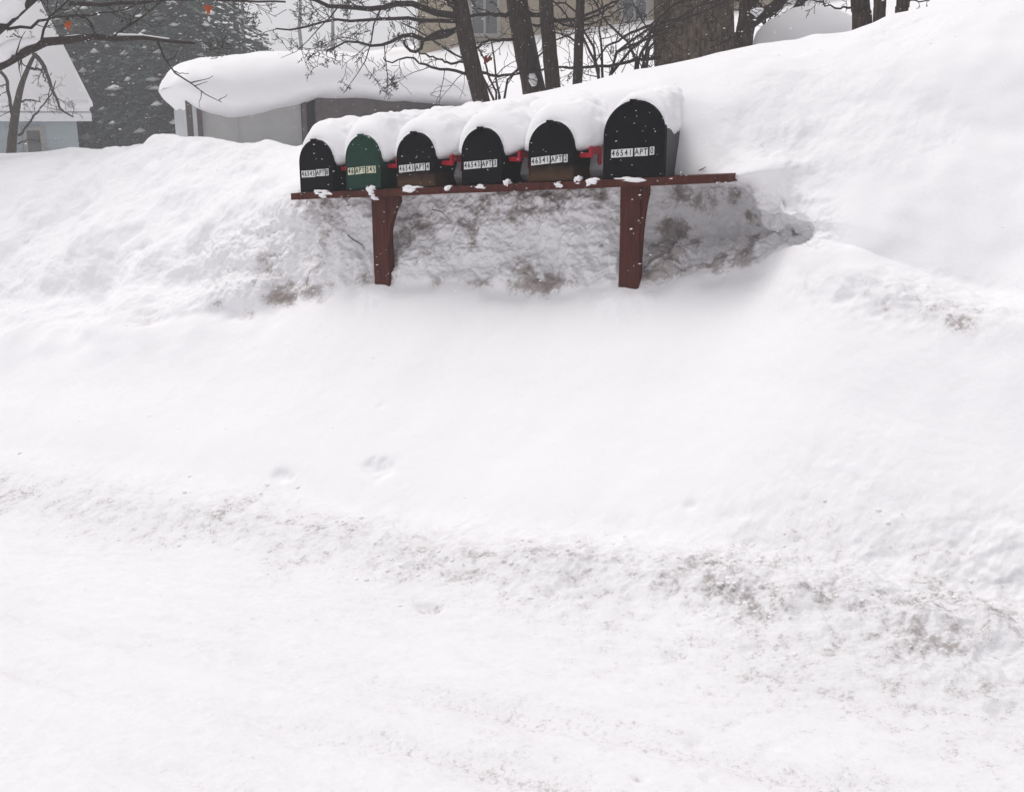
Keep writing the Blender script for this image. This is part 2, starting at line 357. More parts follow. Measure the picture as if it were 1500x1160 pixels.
D += m_road * (-0.024 * groove * (0.6 + 0.6 * fbm(Sg, Tg, 5.5, .4, 2)) + 0.007 * fbm(Sg, Tg * 9, 1.7, 1.3, 4) + 0.006 * fbm(Sg, Tg * 3, 4.2, 0.20, 5, 0.66) + 0.0045 * np.maximum(0, fbm(Sg, Tg * 1.6, 8.2, 0.09, 3)) * sstep(-0.35, 0.6, fbm(Sg, Tg * 2, 31, 0.5, 2)))
lump = np.maximum(0, ridge(x_, y_, z_, 0.075, 4) - 0.25)
wl = 0.40 + 0.85 * sstep(300, 1100, PXg)
D += m_wind * wl * (0.014 * fbm(x_, y_, z_, 0.19, 5, 0.62) + 0.007 * lump * sstep(-.3, .5, fbm(x_, y_, z_, .3, 2)) + 0.006 * np.maximum(0, fbm(x_, y_, z_, 0.03, 3, .6)))
n_a0 = fbm(x_, y_, z_, 0.22, 4, 0.55)
D += m_face * (0.020 * fbm(x_, y_, z_, 0.20, 5, 0.6) + 0.005 * ridge(x_, y_, z_, 0.06, 3) * sstep(-.2, .6, n_a0) - 0.006)
left = (1 - sstep(380, 470, PXg)); midb = sstep(5.0, 6.2, Vg) * (1 - sstep(12, 13, Vg))
D += left * midb * (0.070 * fbm(x_, y_, z_, 0.42, 3, 0.45) + 0.014 * fbm(x_, y_, z_, 0.12, 4) * sstep(5.6, 6.5, Vg))
rightb = sstep(1000, 1180, PXg) * sstep(5.2, 6.2, Vg) * (1 - sstep(12, 13, Vg))
D += rightb * (0.028 * fbm(x_, y_, z_, 0.40, 3, 0.5)) + m_right * (0.003 * fbm(x_, y_, z_, 0.05, 4, 0.6)+ 0.005 * fbm(x_, y_, z_, 0.16, 3, 0.5))
chunk = np.exp(-(((PXg - 1330) / 170) ** 2 + ((PYg - 440 - 0.12 * (PXg - 1330)) / 38) ** 2)) * (Vg > 4.5)
D += chunk * (0.016 * fbm(x_, y_, z_, 0.14, 4, .6) + 0.004 * fbm(x_, y_, z_, 0.04, 3))
msk = (m_face + m_wind + chunk) > 0.03; wx, wy, wz_ = [q[msk] + 0.02 * fbm(x_[msk] + o_, y_[msk], z_[msk], 0.07, 3) for q, o_ in ((x_, 0), (y_, 5), (z_, 9))]
c1, c2 = np.zeros(Tg.shape), np.zeros(Tg.shape); crk = np.zeros(Tg.shape)
f1, f2 = worley(wx, wy, wz_, 0.10); c1[msk] = 0.5 - f1; crk[msk] = 1 - sstep(0.0, 0.16, f2 - f1)
f1, f2 = worley(wx, wy, wz_, 0.045); c2[msk] = 0.5 - f1
patchy = sstep(-.35, .45, fbm(x_, y_, z_, 0.3, 2))
D += m_face * (0.050 * c1 + 0.022 * c2) * (0.40 + 0.60 * patchy)
f1, f2 = worley(wx, wy, wz_, 0.020); c3 = np.zeros(Tg.shape); c3[msk] = 0.5 - f1
D += m_face * (0.008 * c3 + 0.0045 * fbm(x_, y_, z_, 0.03, 4, .65)); D += m_wind * wl * patchy * (0.009 * c3 + 0.003 * fbm(x_, y_, z_, 0.022, 3, .65))
D += m_wind * wl * (0.026 * c1 + 0.020 * c2) * (0.3 + 0.7 * patchy) + chunk * (0.018 * c1 + 0.008 * c2)
lipx = sstep(150, 260, PXg) * (1 - sstep(1140, 1175, PXg)) * sstep(-.5, .3, fbm(Sg, 0, 7.7, .25, 3))
D += lipx * (np.exp(-((Vg - 6.5) / .33) ** 2) * (0.022 + 0.02 * n_a0) - 0.018 * np.exp(-((Vg - 5.97) / .10) ** 2))
D += 0.022 * np.exp(-((Tg - TW) / 0.09) ** 2) * m_wind - 0.010 * np.exp(-((Tg - TW - 0.2) / 0.08) ** 2) * (Vg < 5)
D += 0.010 * m_top * fbm(x_, y_, z_, 0.35, 3)
D *= near
n_d = fbm(x_, y_, z_, 0.05, 3, .6)
# dents: (px, py, half width m, depth m)
for (px, py, r, dep) in [(412, 692, .026, .020), (424, 698, .014, .010), (557, 684, .036, .026), (540, 680, .022, .012), (558, 592, .014, .006), (208, 358, .035, .022), (240, 226, .05, .020),
                         (36, 352, .035, .018), (1150, 212, .06, .012), (1185, 258, .05, .012), (1335, 40, .09, .02), (1370, 180, .07, .01), (1232, 438, .02, .016), (1282, 458, .018, .012),
                         (630, 888, .026, .020), (612, 884, .014, .012), (1020, 1082, .016, .012), (1130, 1088, .016, .012), (935, 1140, .012, .010), (1040, 1140, .014, .010), (1090, 790, .03, .012),
                         (990, 960, .025, .010), (1475, 1040, .03, .014), (910, 770, .04, .01), (1010, 738, .012, .01), (1395, 905, .03, .016), (1100, 952, .02, .010), (556, 426, .07, -.018), (920, 432, .07, -.018), (340, 455, .03, .015), (215, 462, .05, .02)]:
    c = nearest(px, py)
    dl = PG - c; ds_ = dl[..., 0] * US[0] + dl[..., 1] * US[1]; dt_ = dl[..., 0] * UT[0] + dl[..., 1] * UT[1]
    q = (ds_ / (1.35 * r)) ** 2 + (dt_ / r) ** 2 + (dl[..., 2] / (1.4 * r)) ** 2
    q = q * (1 + 0.35 * n_d) + 0.2 * n_d; D -= dep * np.exp(-np.maximum(q, 0) ** 1.4)
# dirt and roughness
n_a = fbm(x_, y_, z_, 0.22, 4, 0.55); n_b = fbm(x_, y_, z_, 0.05, 4, 0.6); n_c = fbm(Sg, Tg, z_, 0.5, 3)
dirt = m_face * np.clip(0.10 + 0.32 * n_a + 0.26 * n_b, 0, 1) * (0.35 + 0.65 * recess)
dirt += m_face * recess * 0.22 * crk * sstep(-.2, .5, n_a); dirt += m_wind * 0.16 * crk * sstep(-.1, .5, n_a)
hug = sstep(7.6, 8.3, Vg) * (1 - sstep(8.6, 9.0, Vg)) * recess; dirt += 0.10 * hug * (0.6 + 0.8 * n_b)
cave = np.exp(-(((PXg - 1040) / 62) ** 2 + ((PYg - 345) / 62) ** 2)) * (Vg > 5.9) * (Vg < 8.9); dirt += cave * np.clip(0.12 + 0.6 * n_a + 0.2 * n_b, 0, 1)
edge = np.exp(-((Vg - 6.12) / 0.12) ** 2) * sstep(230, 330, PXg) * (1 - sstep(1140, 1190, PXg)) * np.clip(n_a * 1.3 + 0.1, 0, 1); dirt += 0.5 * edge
dirt += m_wind * np.clip(0.135 + 0.05 * n_a + 0.22 * n_b, 0, 1) * (0.85 + 0.25 * sstep(250, 1200, PXg))
dirt += m_road * np.clip(0.04 + 0.09 * groove + 0.07 * n_c + 0.10 * np.maximum(0, n_b), 0, 1) * (0.4 + 0.8 * sstep(0, 1300, PXg))
dirt += chunk * np.clip(0.10 + 0.25 * n_b + 0.2 * n_a, 0, 1)
dirt += 0.10 * np.exp(-(((PXg - 1190) / 40) ** 2 + ((PYg - 340) / 35) ** 2)) * (Vg > 5.5)
for (px, py, r, a) in [(790, 412, .05, .8), (810, 420, .04, .6), (640, 408, .035, .55), (1085, 372, .05, .6), (1150, 345, .02, .8), (1148, 338, .018, .8), (430, 433, .07, .45), (475, 430, .05, .4), (360, 458, .03, .6), (210, 466, .06, .25),
                       (1040, 300, .05, .4), (1070, 290, .04, .5), (1050, 390, .04, .7), (880, 290, .03, .6), (890, 262, .04, .5), (1095, 318, .02, .7), (1105, 352, .05, .3), (300, 420, .05, .2), (330, 405, .05, .2), (980, 330, .05, .3),
                       (632, 889, .022, .7), (588, 886, .006, .6), (555, 690, .02, .12), (935, 1141, .010, .45), (1404, 470, .03, .45), (38, 352, .02, .25), (985, 962, .02, .25), (1075, 885, .02, .2), (1400, 935, .03, .2)]:
    c = nearest(px, py, 0, 8.9); q = ((PG - c) ** 2).sum(-1) / r ** 2
    dirt += a * np.exp(-q) * np.clip(0.7 + 0.9 * n_b, 0, 1.3)
dirt *= 1 - 0.8 * sstep(1092, 1112, PXg - 0.9 * np.maximum(0, PYg - 300)) * (Vg > 6.3) * (Vg < 9.5)
streak = fbm(Sg * 0.9, Tg * 16, 3.3, 1.0, 4, .6); dirt += m_road * 0.07 * np.maximum(0, streak)
dirt = np.clip(dirt, 0, 1)
rough = np.clip(0.14 + 0.75 * m_wind + 0.55 * m_face + 0.45 * m_road + 0.35 * m_right + 0.7 * chunk - 0.05 * m_slope, 0, 1)
PG = PG + NG * D[..., None]
NF = grid_normals(PG)
if NF[200, 300, 2] < 0: NF = -NF
def terrain_part(name, j0, j1, label, cat, kind):
    V3 = PG[j0:j1].reshape(-1, 3); F = grid_faces(j1 - j0, ns)
    F = F[:, ::-1] if np.cross(V3[F[0][1]] - V3[F[0][0]], V3[F[0][2]] - V3[F[0][0]])[2] < 0 else F
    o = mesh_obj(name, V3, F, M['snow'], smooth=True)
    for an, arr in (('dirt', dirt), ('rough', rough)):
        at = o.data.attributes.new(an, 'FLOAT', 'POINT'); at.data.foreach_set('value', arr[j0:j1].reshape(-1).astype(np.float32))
    o.data.normals_split_custom_set_from_vertices(NF[j0:j1].reshape(-1, 3).tolist())
    tag(o, label, cat, kind=kind); return o
jr = int(np.searchsorted(V, 2.55))
terrain_part('road', 0, jr + 1, 'snow packed road in the foreground', 'road', 'structure')
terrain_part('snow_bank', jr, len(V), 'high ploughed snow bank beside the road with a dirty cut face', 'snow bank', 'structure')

# far ground: one hillside sheet out to the horizon, falling to the left and rising to the right
GX = [-4000, 0, 300, 430, 620, 720, 960, 1130, 1500, 5000]
GY = {4.2: [330, 300, 290, 285, 265, 250, 210, 180, 120, 120], 7: [270, 262, 258, 250, 225, 178, 122, 92, 20, 0],
      11: [255, 250, 245, 235, 200, 140, 80, 50, -15, -30], 19: [240, 236, 225, 106, 74, 56, 26, 5, -50, -70],
      30: [222, 220, 205, 100, 70, 56, 18, -6, -70, -90], 80: [196, 195, 150, 92, 66, 52, 20, 0, -60, -80], 600: [182, 182, 172, 150, 130, 120, 100, 90, 60, 60]}
ys = np.array(sorted(GY)); tab = np.array([GY[k] for k in ys], float)
gxp = np.concatenate([np.linspace(-4000, -300, 16), np.linspace(-250, 1800, 83), np.linspace(1900, 5000, 12)])
gy = np.geomspace(4.2, 95, 90)
tx = np.array([np.interp(gxp, GX, r) for r in tab]); T2 = np.array([np.interp(np.log(gy), np.log(ys), tx[:, i]) for i in range(len(gxp))]).T
def ground_z(X, Y):
    p = 750 + FPX * X / (Y * 1.0)            # azimuth measure
    c = np.array([np.interp(p, GX, r) for r in tab]); return float(z_at(Y, np.interp(math.log(Y), np.log(ys), c)))
GZ = z_at(gy[:, None], T2); GXw = (gxp[None, :] - 750) / FPX * gy[:, None]; GYw = np.broadcast_to(gy[:, None], GXw.shape)
GZ = GZ - 1.6 * (1 - sstep(1.3, 2.1, to_st(GXw, GYw)[1])); GZ = GZ + 0.05 * fbm(GXw, GYw, 0, 2.0, 4) * sstep(5, 9, GYw)
G3 = np.stack([GXw, GYw, GZ], -1).reshape(-1, 3); GF = grid_faces(len(gy), len(gxp))
og = mesh_obj('ground', G3, GF, M['cap'], smooth=True); tag(og, 'snow covered hillside behind the bank', 'ground', kind='structure')

# ------------------------------------------------------------------ mailbox row
BOX = [(441, 493, 205, 281), (510, 560, 198, 278), (583, 640, 193, 273.5), (678, 738, 187, 270), (776, 841, 178, 266), (885, 972, 147, 262)]
info = []
for (x0, x1, yt, yb) in BOX:
    s0, z0 = s_of_px(x0, yb); s1, z1 = s_of_px(x1, yb); sc = (s0 + s1) / 2; Xc, Yc = st(sc, 0)
    info.append([sc, s1 - s0, (z0 + z1) / 2, float(z_at(Yc, yt)) - (z0 + z1) / 2])
info = np.array(info); GS, ZS = np.polyfit(info[:5, 0], info[:5, 2], 1)
print('BOX', info.round(3).tolist(), 'shelf', GS, ZS)
ROWZ = math.atan2(US[1], US[0])
def row_empty(name, s, t, z): X, Y = st(s, t); return empty(name, (X, Y, z), ROWZ)
def shear(bm, g=None):
    g = GS if g is None else g
    for v in bm.verts: v.co.z += g * v.co.x
shelf_z = lambda s: ZS + GS * s

# stand: shelf boards on two posts
sL = s_of_px(431, 285)[0]; sR = s_of_px(1070, 262)[0]
stand = row_empty('mailbox_stand', (sL + sR) / 2, 0.0, shelf_z((sL + sR) / 2) - 0.45)
tag(stand, 'long brown wooden mailbox stand with two posts sunk in the snow bank', 'mailbox stand')
hl = (sR - sL) / 2
bm = bmesh.new()
def plank(bm, x0, x1, y0, y1, z0, z1, n=24, seed=0):
    xs = np.linspace(x0, x1, n + 1); rows = []
    for x in xs:
        j = [0.0025 * float(pn(x * 9 + seed, k * 3.1, 0.5)) for k in range(4)]
        rows.append([bm.verts.new((x, y0 + j[0], z0 + j[1])), bm.verts.new((x, y1, z0)), bm.verts.new((x, y1, z1)), bm.verts.new((x, y0 + j[2], z1 + j[3]))])
    for a, b in zip(rows, rows[1:]):
        for k in range(4): bm.faces.new((a[k], a[(k + 1) % 4], b[(k + 1) % 4], b[k]))
    bm.faces.new(rows[0][::-1]); bm.faces.new(rows[-1])
plank(bm, -hl, hl, -0.022, 0.34, 0.45 - 0.029, 0.45 - 0.002)
shear(bm); bm_obj('shelf', bm, M['wood'], stand)
def post(px_l, px_r, name_gusset, dep):
    s0 = s_of_px(px_l, 330)[0]; s1 = s_of_px(px_r, 330)[0]; c = (sL + sR) / 2
    bm = bmesh.new(); bm_box(bm, s0 - c, s1 - c, 0.036, 0.036 + dep, -0.35, 0.45 - 0.030 + GS * (0.5 * (s0 + s1) - c), 0.004)
    bmesh.ops.subdivide_edges(bm, edges=[e for e in bm.edges if abs(e.verts[0].co.z - e.verts[1].co.z) > 0.3], cuts=14)
    for v in bm.verts:
        v.co.x += 0.002 * float(pn(v.co.z * 8, s0 * 7, 1.1)); v.co.y += 0.002 * float(pn(v.co.z * 8, s0 * 7, 5.1))
    return bm_obj('post', bm, M['wood'], stand), s0 - c, s1 - c
pl, a0, a1 = post(537.5, 560, None, 0.045)
pr, b0, b1 = post(902, 932, None, 0.042)
def gusset(x0, x1, ztop, drop, y0, y1, parent, x_bot):
    bm = bmesh.new(); n = 10; front = []; 
    prof = [(x0, ztop), (x1, ztop)] + [(x1 + (x_bot - x1) * (math.sin(q * math.pi / 2) ** 0.8), ztop - drop * (0.12 + 0.88 * q)) for q in np.linspace(0, 1, n)] + [(x0, ztop - drop)]
    f = [bm.verts.new((x, y0, z)) for x, z in prof]; b = [bm.verts.new((x, y1, z)) for x, z in prof]
    bm.faces.new(f); bm.faces.new(b[::-1])
    for i in range(len(f)): bm.faces.new((f[i], b[i], b[(i + 1) % len(f)], f[(i + 1) % len(f)]))
    return bm_obj('gusset', bm, M['wood'], parent)
gusset(a1 - 0.02, a1 + 0.055, 0.45 - 0.031 + GS * a1, 0.19, 0.040, 0.064, stand, a1 + 0.004)
gusset(b1 - 0.02, b1 + 0.026, 0.45 - 0.031 + GS * b1, 0.24, 0.042, 0.062, stand, b1 + 0.006)

def arch(w, h, n=20):
    """half outline of a mailbox: straight sides and a rounded top"""
    r = h * 0.43; pts = [(-w / 2, 0.0), (-w / 2, (h - r) * 0.5)]
    for k in range(n + 1):
        a = math.pi * (1 - k / n); pts.append((w / 2 * math.cos(a), h - r + r * math.sin(a)))
    return pts + [(w / 2, (h - r) * 0.5), (w / 2, 0.0)]
def extr(bm, prof, y0, y1, cap0=True, cap1=True):
    f = [bm.verts.new((x, y0, z)) for x, z in prof]; b = [bm.verts.new((x, y1, z)) for x, z in prof]
    for i in range(len(f)): bm.faces.new((f[i], f[(i + 1) % len(f)], b[(i + 1) % len(f)], b[i]))
    if cap0: bm.faces.new(f[::-1])
    if cap1: bm.faces.new(b)
    return f, b
def text_mesh(txt, size, name):
    cu = bpy.data.curves.new(name, 'FONT'); cu.body = txt; cu.size = size; cu.align_x = 'CENTER'; cu.align_y = 'CENTER'; cu.extrude = 0.0004; cu.offset = 0.0004
    o = bpy.data.objects.new(name, cu); COL.objects.link(o); bpy.context.view_layer.update()
    me = bpy.data.meshes.new_from_object(o.evaluated_get(bpy.context.evaluated_depsgraph_get()))
    bpy.data.objects.remove(o); return me
def make_mailbox(i, w, h, L, mat, words, plate_mat, flag, label, side_mat=None):
    s = info[i, 0]; root = row_empty('mailbox', s, 0.0, shelf_z(s) if i < 5 else info[5, 2])
    tag(root, label, 'mailbox', 'mailboxes in a row on the wooden shelf')
    wb, hb = w * 0.955, h * 0.965
    bm = bmesh.new(); extr(bm, arch(wb, hb), 0.006, L); shear(bm); bm_obj('body', bm, side_mat or mat, root)
    bm = bmesh.new()                                             # door with a raised rim and slightly dished panel
    o1 = arch(w, h); o2 = [(x * 0.955, 0.006 + z * 0.955) for x, z in o1]; o3 = [(x * 0.93, 0.008 + z * 0.93) for x, z in o1]
    rings = []
    for prof, y in ((o1, 0.014), (o1, -0.009), (o2, -0.013), (o3, -0.0095)): rings.append([bm.verts.new((x, y, z)) for x, z in prof])
    for a, b in zip(rings, rings[1:]):
        for k in range(len(a)): bm.faces.new((a[k], a[(k + 1) % len(a)], b[(k + 1) % len(a)], b[k]))
    bm.faces.new(rings[-1]); bm.faces.new(rings[0][::-1]); shear(bm); door = bm_obj('door', bm, mat, root)
    bm = bmesh.new(); bm_box(bm, -0.016, 0.004, -0.020, 0.010, h - 0.010, h + 0.0035, 0.003); bm_box(bm, -0.009, -0.003, -0.016, -0.0098, h - 0.022, h - 0.010, 0.002); bm_obj('latch', bm, M['black'] if mat is not M['green'] else mat, door)
    # number label: white plates with black characters, slightly uneven
    zl = h * 0.36 if i < 5 else h * 0.34; chh = 0.027 if i < 5 else 0.027
    tot = sum(len(wd) for wd in words) + 0.45 * (len(words) - 1); cw = w * (0.80 if i < 5 else 0.70) / tot; x = -w * (0.43 if i < 5 else 0.36)
    bm = bmesh.new(); txt = []
    for wd in words:
        dz = 0.0012 * random.uniform(-1, 1); x1 = x + cw * len(wd)
        rot = random.uniform(-.045, .045); n0 = len(bm.verts); bm_box(bm, x, x1, -0.0118, -0.0090, zl - chh / 2 + dz, zl + chh / 2 + dz); bm.verts.ensure_lookup_table()
        for v in bm.verts[n0:]: v.co.z += rot * (v.co.x - (x + x1) / 2)
        for k, ch in enumerate(wd): txt.append((ch, x + cw * (k + 0.5), zl + dz + rot * (x + cw * (k + 0.5) - (x + x1) / 2) + random.uniform(-.0008, .0008)))
        x = x1 + cw * 0.45
    shear(bm, GS + 0.03); lab = bm_obj('number_label', bm, plate_mat, root)
    bm = bmesh.new()
    for ch, xx, zz in txt:
        me = text_mesh(ch, chh * 1.05, 'ch'); n0 = len(bm.verts); bm.from_mesh(me); bm.verts.ensure_lookup_table(); bpy.data.meshes.remove(me)
        kx = 0.82 * cw / (chh * 0.62)
        for v in bm.verts[n0:]: v.co = Vector((xx + v.co.x * min(1.0, kx), -0.0122 - v.co.z, zz + v.co.y))
    shear(bm, GS + 0.03); bm_obj('characters', bm, M['ink'], lab)
    if flag:
        xr = wb / 2 + 0.036; zf = 0.108
        bm = bmesh.new(); bm_box(bm, xr + 0.001, xr + 0.011, 0.045, 0.150, zf - 0.014, zf + 0.013, 0.003)      # arm lying back along the side
        bm_box(bm, xr + 0.0015, xr + 0.0105, 0.128, 0.152, zf - 0.052, zf - 0.0095, 0.003)                      # tab hanging from its end
        bm_box(bm, xr - 0.037, xr + 0.014, 0.046, 0.064, zf - 0.026, zf - 0.0085, 0.004)
        bm_obj('flag', bm, M['red'], root)
    return root
LB = [('APT', '46545', '8')]
make_mailbox(0, 0.168, info[0, 3], 0.47, M['black'], ['46545', 'APT', '8'], M['plate'], 0.50, 'small black mailbox at the far left end of the shelf')
make_mailbox(1, 0.165, info[1, 3], 0.47, M['green'], ['46', 'APT', '545'], M['plate_old'], 0.53, 'dark green mailbox with yellowed label, the only green one')
make_mailbox(2, 0.170, info[2, 3], 0.47, M['black_rust'], ['46543', 'APT', '4'], M['plate'], 0.50, 'black mailbox with rust along its base, right beside the green one')
make_mailbox(3, 0.172, info[3, 3], 0.47, M['black'], ['46543', 'APT', '3'], M['plate'], 0.53, 'plain black mailbox marked 46543 APT 3 between the two rusty ones')
make_mailbox(4, 0.178, info[4, 3], 0.47, M['black_rust'], ['46541', 'APT', '2'], M['plate'], 0.52, 'black mailbox with a rusty base marked APT 2 next to the largest one')
make_mailbox(5, 0.222, info[5, 3], 0.50, M['black'], ['46541', 'APT', '0'], M['plate'], None, 'largest tall black mailbox above the right post', M['grey_side'])

# snow caps over the mailboxes
def snow_cap(i, w, h, wl, wr, th, zb_l, zb_r, L, label, rise=0.10, seed=0, back=0.9):
    s = info[i, 0]; root_z = shelf_z(s) if i < 5 else info[5, 2]
    X, Y = st(s, 0); nA, nT = 64, 70
    ts = np.concatenate([[-0.002], 0.001 + (L) * (np.linspace(0, 1, nT - 1) ** 1.5)])
    rows = []
    for t in ts:
        q = np.clip((t - 0.001) / 0.10, 0, 1); f = math.sqrt(max(0, 1 - (1 - q) ** 2)); f2 = sstep(-0.02, 0.14, t)
        a = np.linspace(0, math.pi, nA); c, sn = np.cos(a), np.sin(a)
        n = 2.25
        Wl = w / 2 * 0.97 + (wl - w / 2) * f; Wr = w / 2 * 0.97 + (wr - w / 2) * f; Wd = np.where(c > 0, Wl, Wr)
        zb = np.where(c > 0, zb_l, zb_r) * (1 - 0.4 * f2) + 0.0 
        zb = np.where(c > 0, h * 0.70 + (zb_l - h * 0.70) * f, h * 0.70 + (zb_r - h * 0.70) * f)
        H = h * 0.975 + th * f + rise * sstep(0.08, 0.6, t)
        x = -np.sign(c) * np.abs(c) ** (2 / n) * Wd; z = zb + (H - zb) * np.abs(sn) ** (2 / n)
        xi = -np.sign(c) * np.abs(c) * w * 0.40; zi = h * 0.45 + (h * 0.45) * np.abs(sn)
        xx = np.concatenate([x, xi[::-1]]); zz = np.concatenate([z, zi[::-1]])
        rows.append(np.stack([xx, np.full_like(xx, t), zz], -1))
    G = np.array(rows)
    nn = grid_normals(G); 
    cen = np.array([0, 0, h * 0.5]); sign = np.sign(((G[:, :nA] - cen) * nn[:, :nA])[..., [0, 2]].sum(-1)).mean()
    amp = np.zeros(G.shape[:2]); amp[:, :nA] = 1; amp *= sstep(0.005, 0.07, G[..., 1])
    d = 0.018 * fbm(G[..., 0] + seed, G[..., 1], G[..., 2], 0.12, 3) + 0.005 * fbm(G[..., 0] + seed, G[..., 1], G[..., 2], 0.04, 4, .6)
    G = G + nn * (sign * amp * d)[..., None]
    G[..., 2] += GS * G[..., 0]
    m = G.shape[1]; F = grid_faces(len(ts), m, True).tolist()
    F.append(list(range(m))); F.append(list(range((len(ts) - 1) * m, len(ts) * m))[::-1])
    o = mesh_obj('snow_heap', G.reshape(-1, 3), F, M['cap'], smooth=True)
    bm = bmesh.new(); bm.from_mesh(o.data); bmesh.ops.recalc_face_normals(bm, faces=bm.faces); bm.to_mesh(o.data); bm.free()
    o.location = (X, Y, root_z); o.rotation_euler = (0, 0, ROWZ)
    tag(o, label, 'snow heap', 'snow heaps on the mailboxes'); return o
hs_ = info[:, 3]
snow_cap(0, .168, hs_[0], .098, .150, .085, .13, .126, .62, 'rounded snow heap on the leftmost black mailbox', .02, 1)
snow_cap(1, .165, hs_[1], .130, .150, .085, .11, .126, .60, 'snow heap sitting on the green mailbox', .03, 4)
snow_cap(2, .170, hs_[2], .130, .160, .080, .11, .126, .60, 'snow heap on the rusty black mailbox next to the green one', .04, 8)
snow_cap(3, .172, hs_[3], .135, .170, .085, .11, .126, .58, 'snow heap on the APT 3 black mailbox', .05, 13)
snow_cap(4, .178, hs_[4], .138, .165, .090, .11, .126, .55, 'snow heap on the APT 2 black mailbox left of the largest', .06, 17)
snow_cap(5, .222, hs_[5], .120, .116, .055, .03, .170, .45, 'broad snow heap over the largest mailbox', .03, 23)

# ------------------------------------------------------------------ small snow clumps on the shelf and its edge
def blob(name, loc, rx, ry, rz, seed, mat, amp=0.25, sub=3):
    bm = bmesh.new(); bmesh.ops.create_icosphere(bm, subdivisions=sub, radius=1)
    co = np.array([v.co for v in bm.verts]); k = 1 + amp * fbm(co[:, 0] + seed * 3.7, co[:, 1], co[:, 2], 0.9, 3)
    for v, q in zip(bm.verts, k): v.co = Vector((v.co.x * rx * q, v.co.y * ry * q, v.co.z * rz * q))
    o = bm_obj(name, bm, mat, None, True); o.location = loc; o.rotation_euler = (0, 0, ROWZ); return o
CL = [(476, 284, .050, .014, 'thin snow patch on the shelf under the leftmost mailbox'), (548, 279, .022, .018, 'snow lump on the shelf edge under the green mailbox'), (552, 288, .013, .014, 'small snow lump stuck on top of the left post'),
      (605, 277, .045, .014, 'snow patch under the rusty mailbox beside the green one'), (708, 274, .035, .009, 'thin snow patch under the APT 3 mailbox'), (746, 268, .012, .012, 'snow plug beside the foot of the APT 3 mailbox'),
      (849, 263, .012, .012, 'snow plug beside the foot of the APT 2 mailbox'), (822, 271, .022, .011, 'snow bit hanging on the shelf edge below APT 2'), (872, 268, .030, .016, 'snow heap on the shelf left of the largest mailbox'),
      (925, 263, .055, .008, 'thin snow strip under the largest mailbox'), (660, 276, .016, .010, 'snow plug right of the rusty mailbox beside the green one')]
for k, (x, y, rx, rz, lab) in enumerate(CL):
    s, z = s_of_px(x, y); X, Y = st(s, -0.010)
    o = blob('snow_clump', (X, Y, z), rx, 0.020, rz, k, M['cap'], 0.55, 4); tag(o, lab, 'snow clump', 'snow clumps on the mailbox shelf')

# ------------------------------------------------------------------ tubes, branches, trees
class Tubes:
    def __init__(s): s.v = []; s.f = []
    def add(s, pts, rad, n=6):
        pts = [Vector(p) for p in pts]; base = len(s.v); m = len(pts)
        ref = Vector((0.31, 0.9, 0.2)).normalized()
        for k, p in enumerate(pts):
            d = (pts[min(k + 1, m - 1)] - pts[max(k - 1, 0)]).normalized()
            a = d.cross(ref)
            if a.length < 0.05: a = d.cross(Vector((1, 0, 0)))
            a.normalize(); b = d.cross(a)
            for q in range(n):
                an = 2 * math.pi * q / n; s.v.append(p + (a * math.cos(an) + b * math.sin(an)) * rad[k])
        for k in range(m - 1):
            for q in range(n):
                q2 = (q + 1) % n; s.f.append((base + k * n + q, base + k * n + q2, base + (k + 1) * n + q2, base + (k + 1) * n + q))
        s.f.append(tuple(base + q for q in range(n))[::-1]); s.f.append(tuple(base + (m - 1) * n + q for q in range(n)))
    def build(s, name, mat, parent=None): return mesh_obj(name, s.v, s.f, mat, parent, True)
def resample(pts, n):
    pts = [Vector(p) for p in pts]; L = [0]
    for a, b in zip(pts, pts[1:]): L.append(L[-1] + (b - a).length)
    def at(u):
        d = u * L[-1]
        for k in range(len(pts) - 1):
            if d <= L[k + 1] or k == len(pts) - 2:
                f = (d - L[k]) / max(1e-9, L[k + 1] - L[k])
                p0, p1, p2, p3 = pts[max(k - 1, 0)], pts[k], pts[k + 1], pts[min(k + 2, len(pts) - 1)]
                return 0.5 * ((2 * p1) + (p2 - p0) * f + (2 * p0 - 5 * p1 + 4 * p2 - p3) * f * f + (3 * p1 - p0 - 3 * p2 + p3) * f ** 3)
    return [at(k / (n - 1)) for k in range(n)], L[-1]
def twigs(tb, pts, r0, depth, rnd, dens=4, lf=0.45, droop=0.0, spread=0.9):
    if depth <= 0: return
    L = sum((b - a).length for a, b in zip(pts, pts[1:])); n = max(2, int(dens))
    for k in range(n):
        u = 0.15 + 0.85 * (k + rnd.random()) / n; i = min(len(pts) - 2, int(u * (len(pts) - 1))); p = pts[i].lerp(pts[i + 1], rnd.random())
        d = (pts[i + 1] - pts[i]).normalized()
        a = Vector((rnd.uniform(-1, 1), rnd.uniform(-1, 1), rnd.uniform(-1, 1))); a = (a - a.dot(d) * d).normalized()
        dd = (d * rnd.uniform(0.35, 0.9) + a * spread).normalized(); ln = L * lf * rnd.uniform(0.5, 1.1) * (1.15 - 0.5 * u)
        q = [p]; cur = dd
        for j in range(5):
            cur = (cur + Vector((rnd.uniform(-.35, .35), rnd.uniform(-.35, .35), rnd.uniform(-.30, .35) - droop))).normalized(); q.append(q[-1] + cur * ln / 5)
        r = r0 * 0.55 * (1.1 - 0.5 * u); rad = [max(0.0017, r * (1 - 0.75 * j / 5)) for j in range(6)]
        tb.add(q, rad, 4 if depth < 3 else 5); twigs(tb, q, r, depth - 1, rnd, dens, lf, droop, spread)
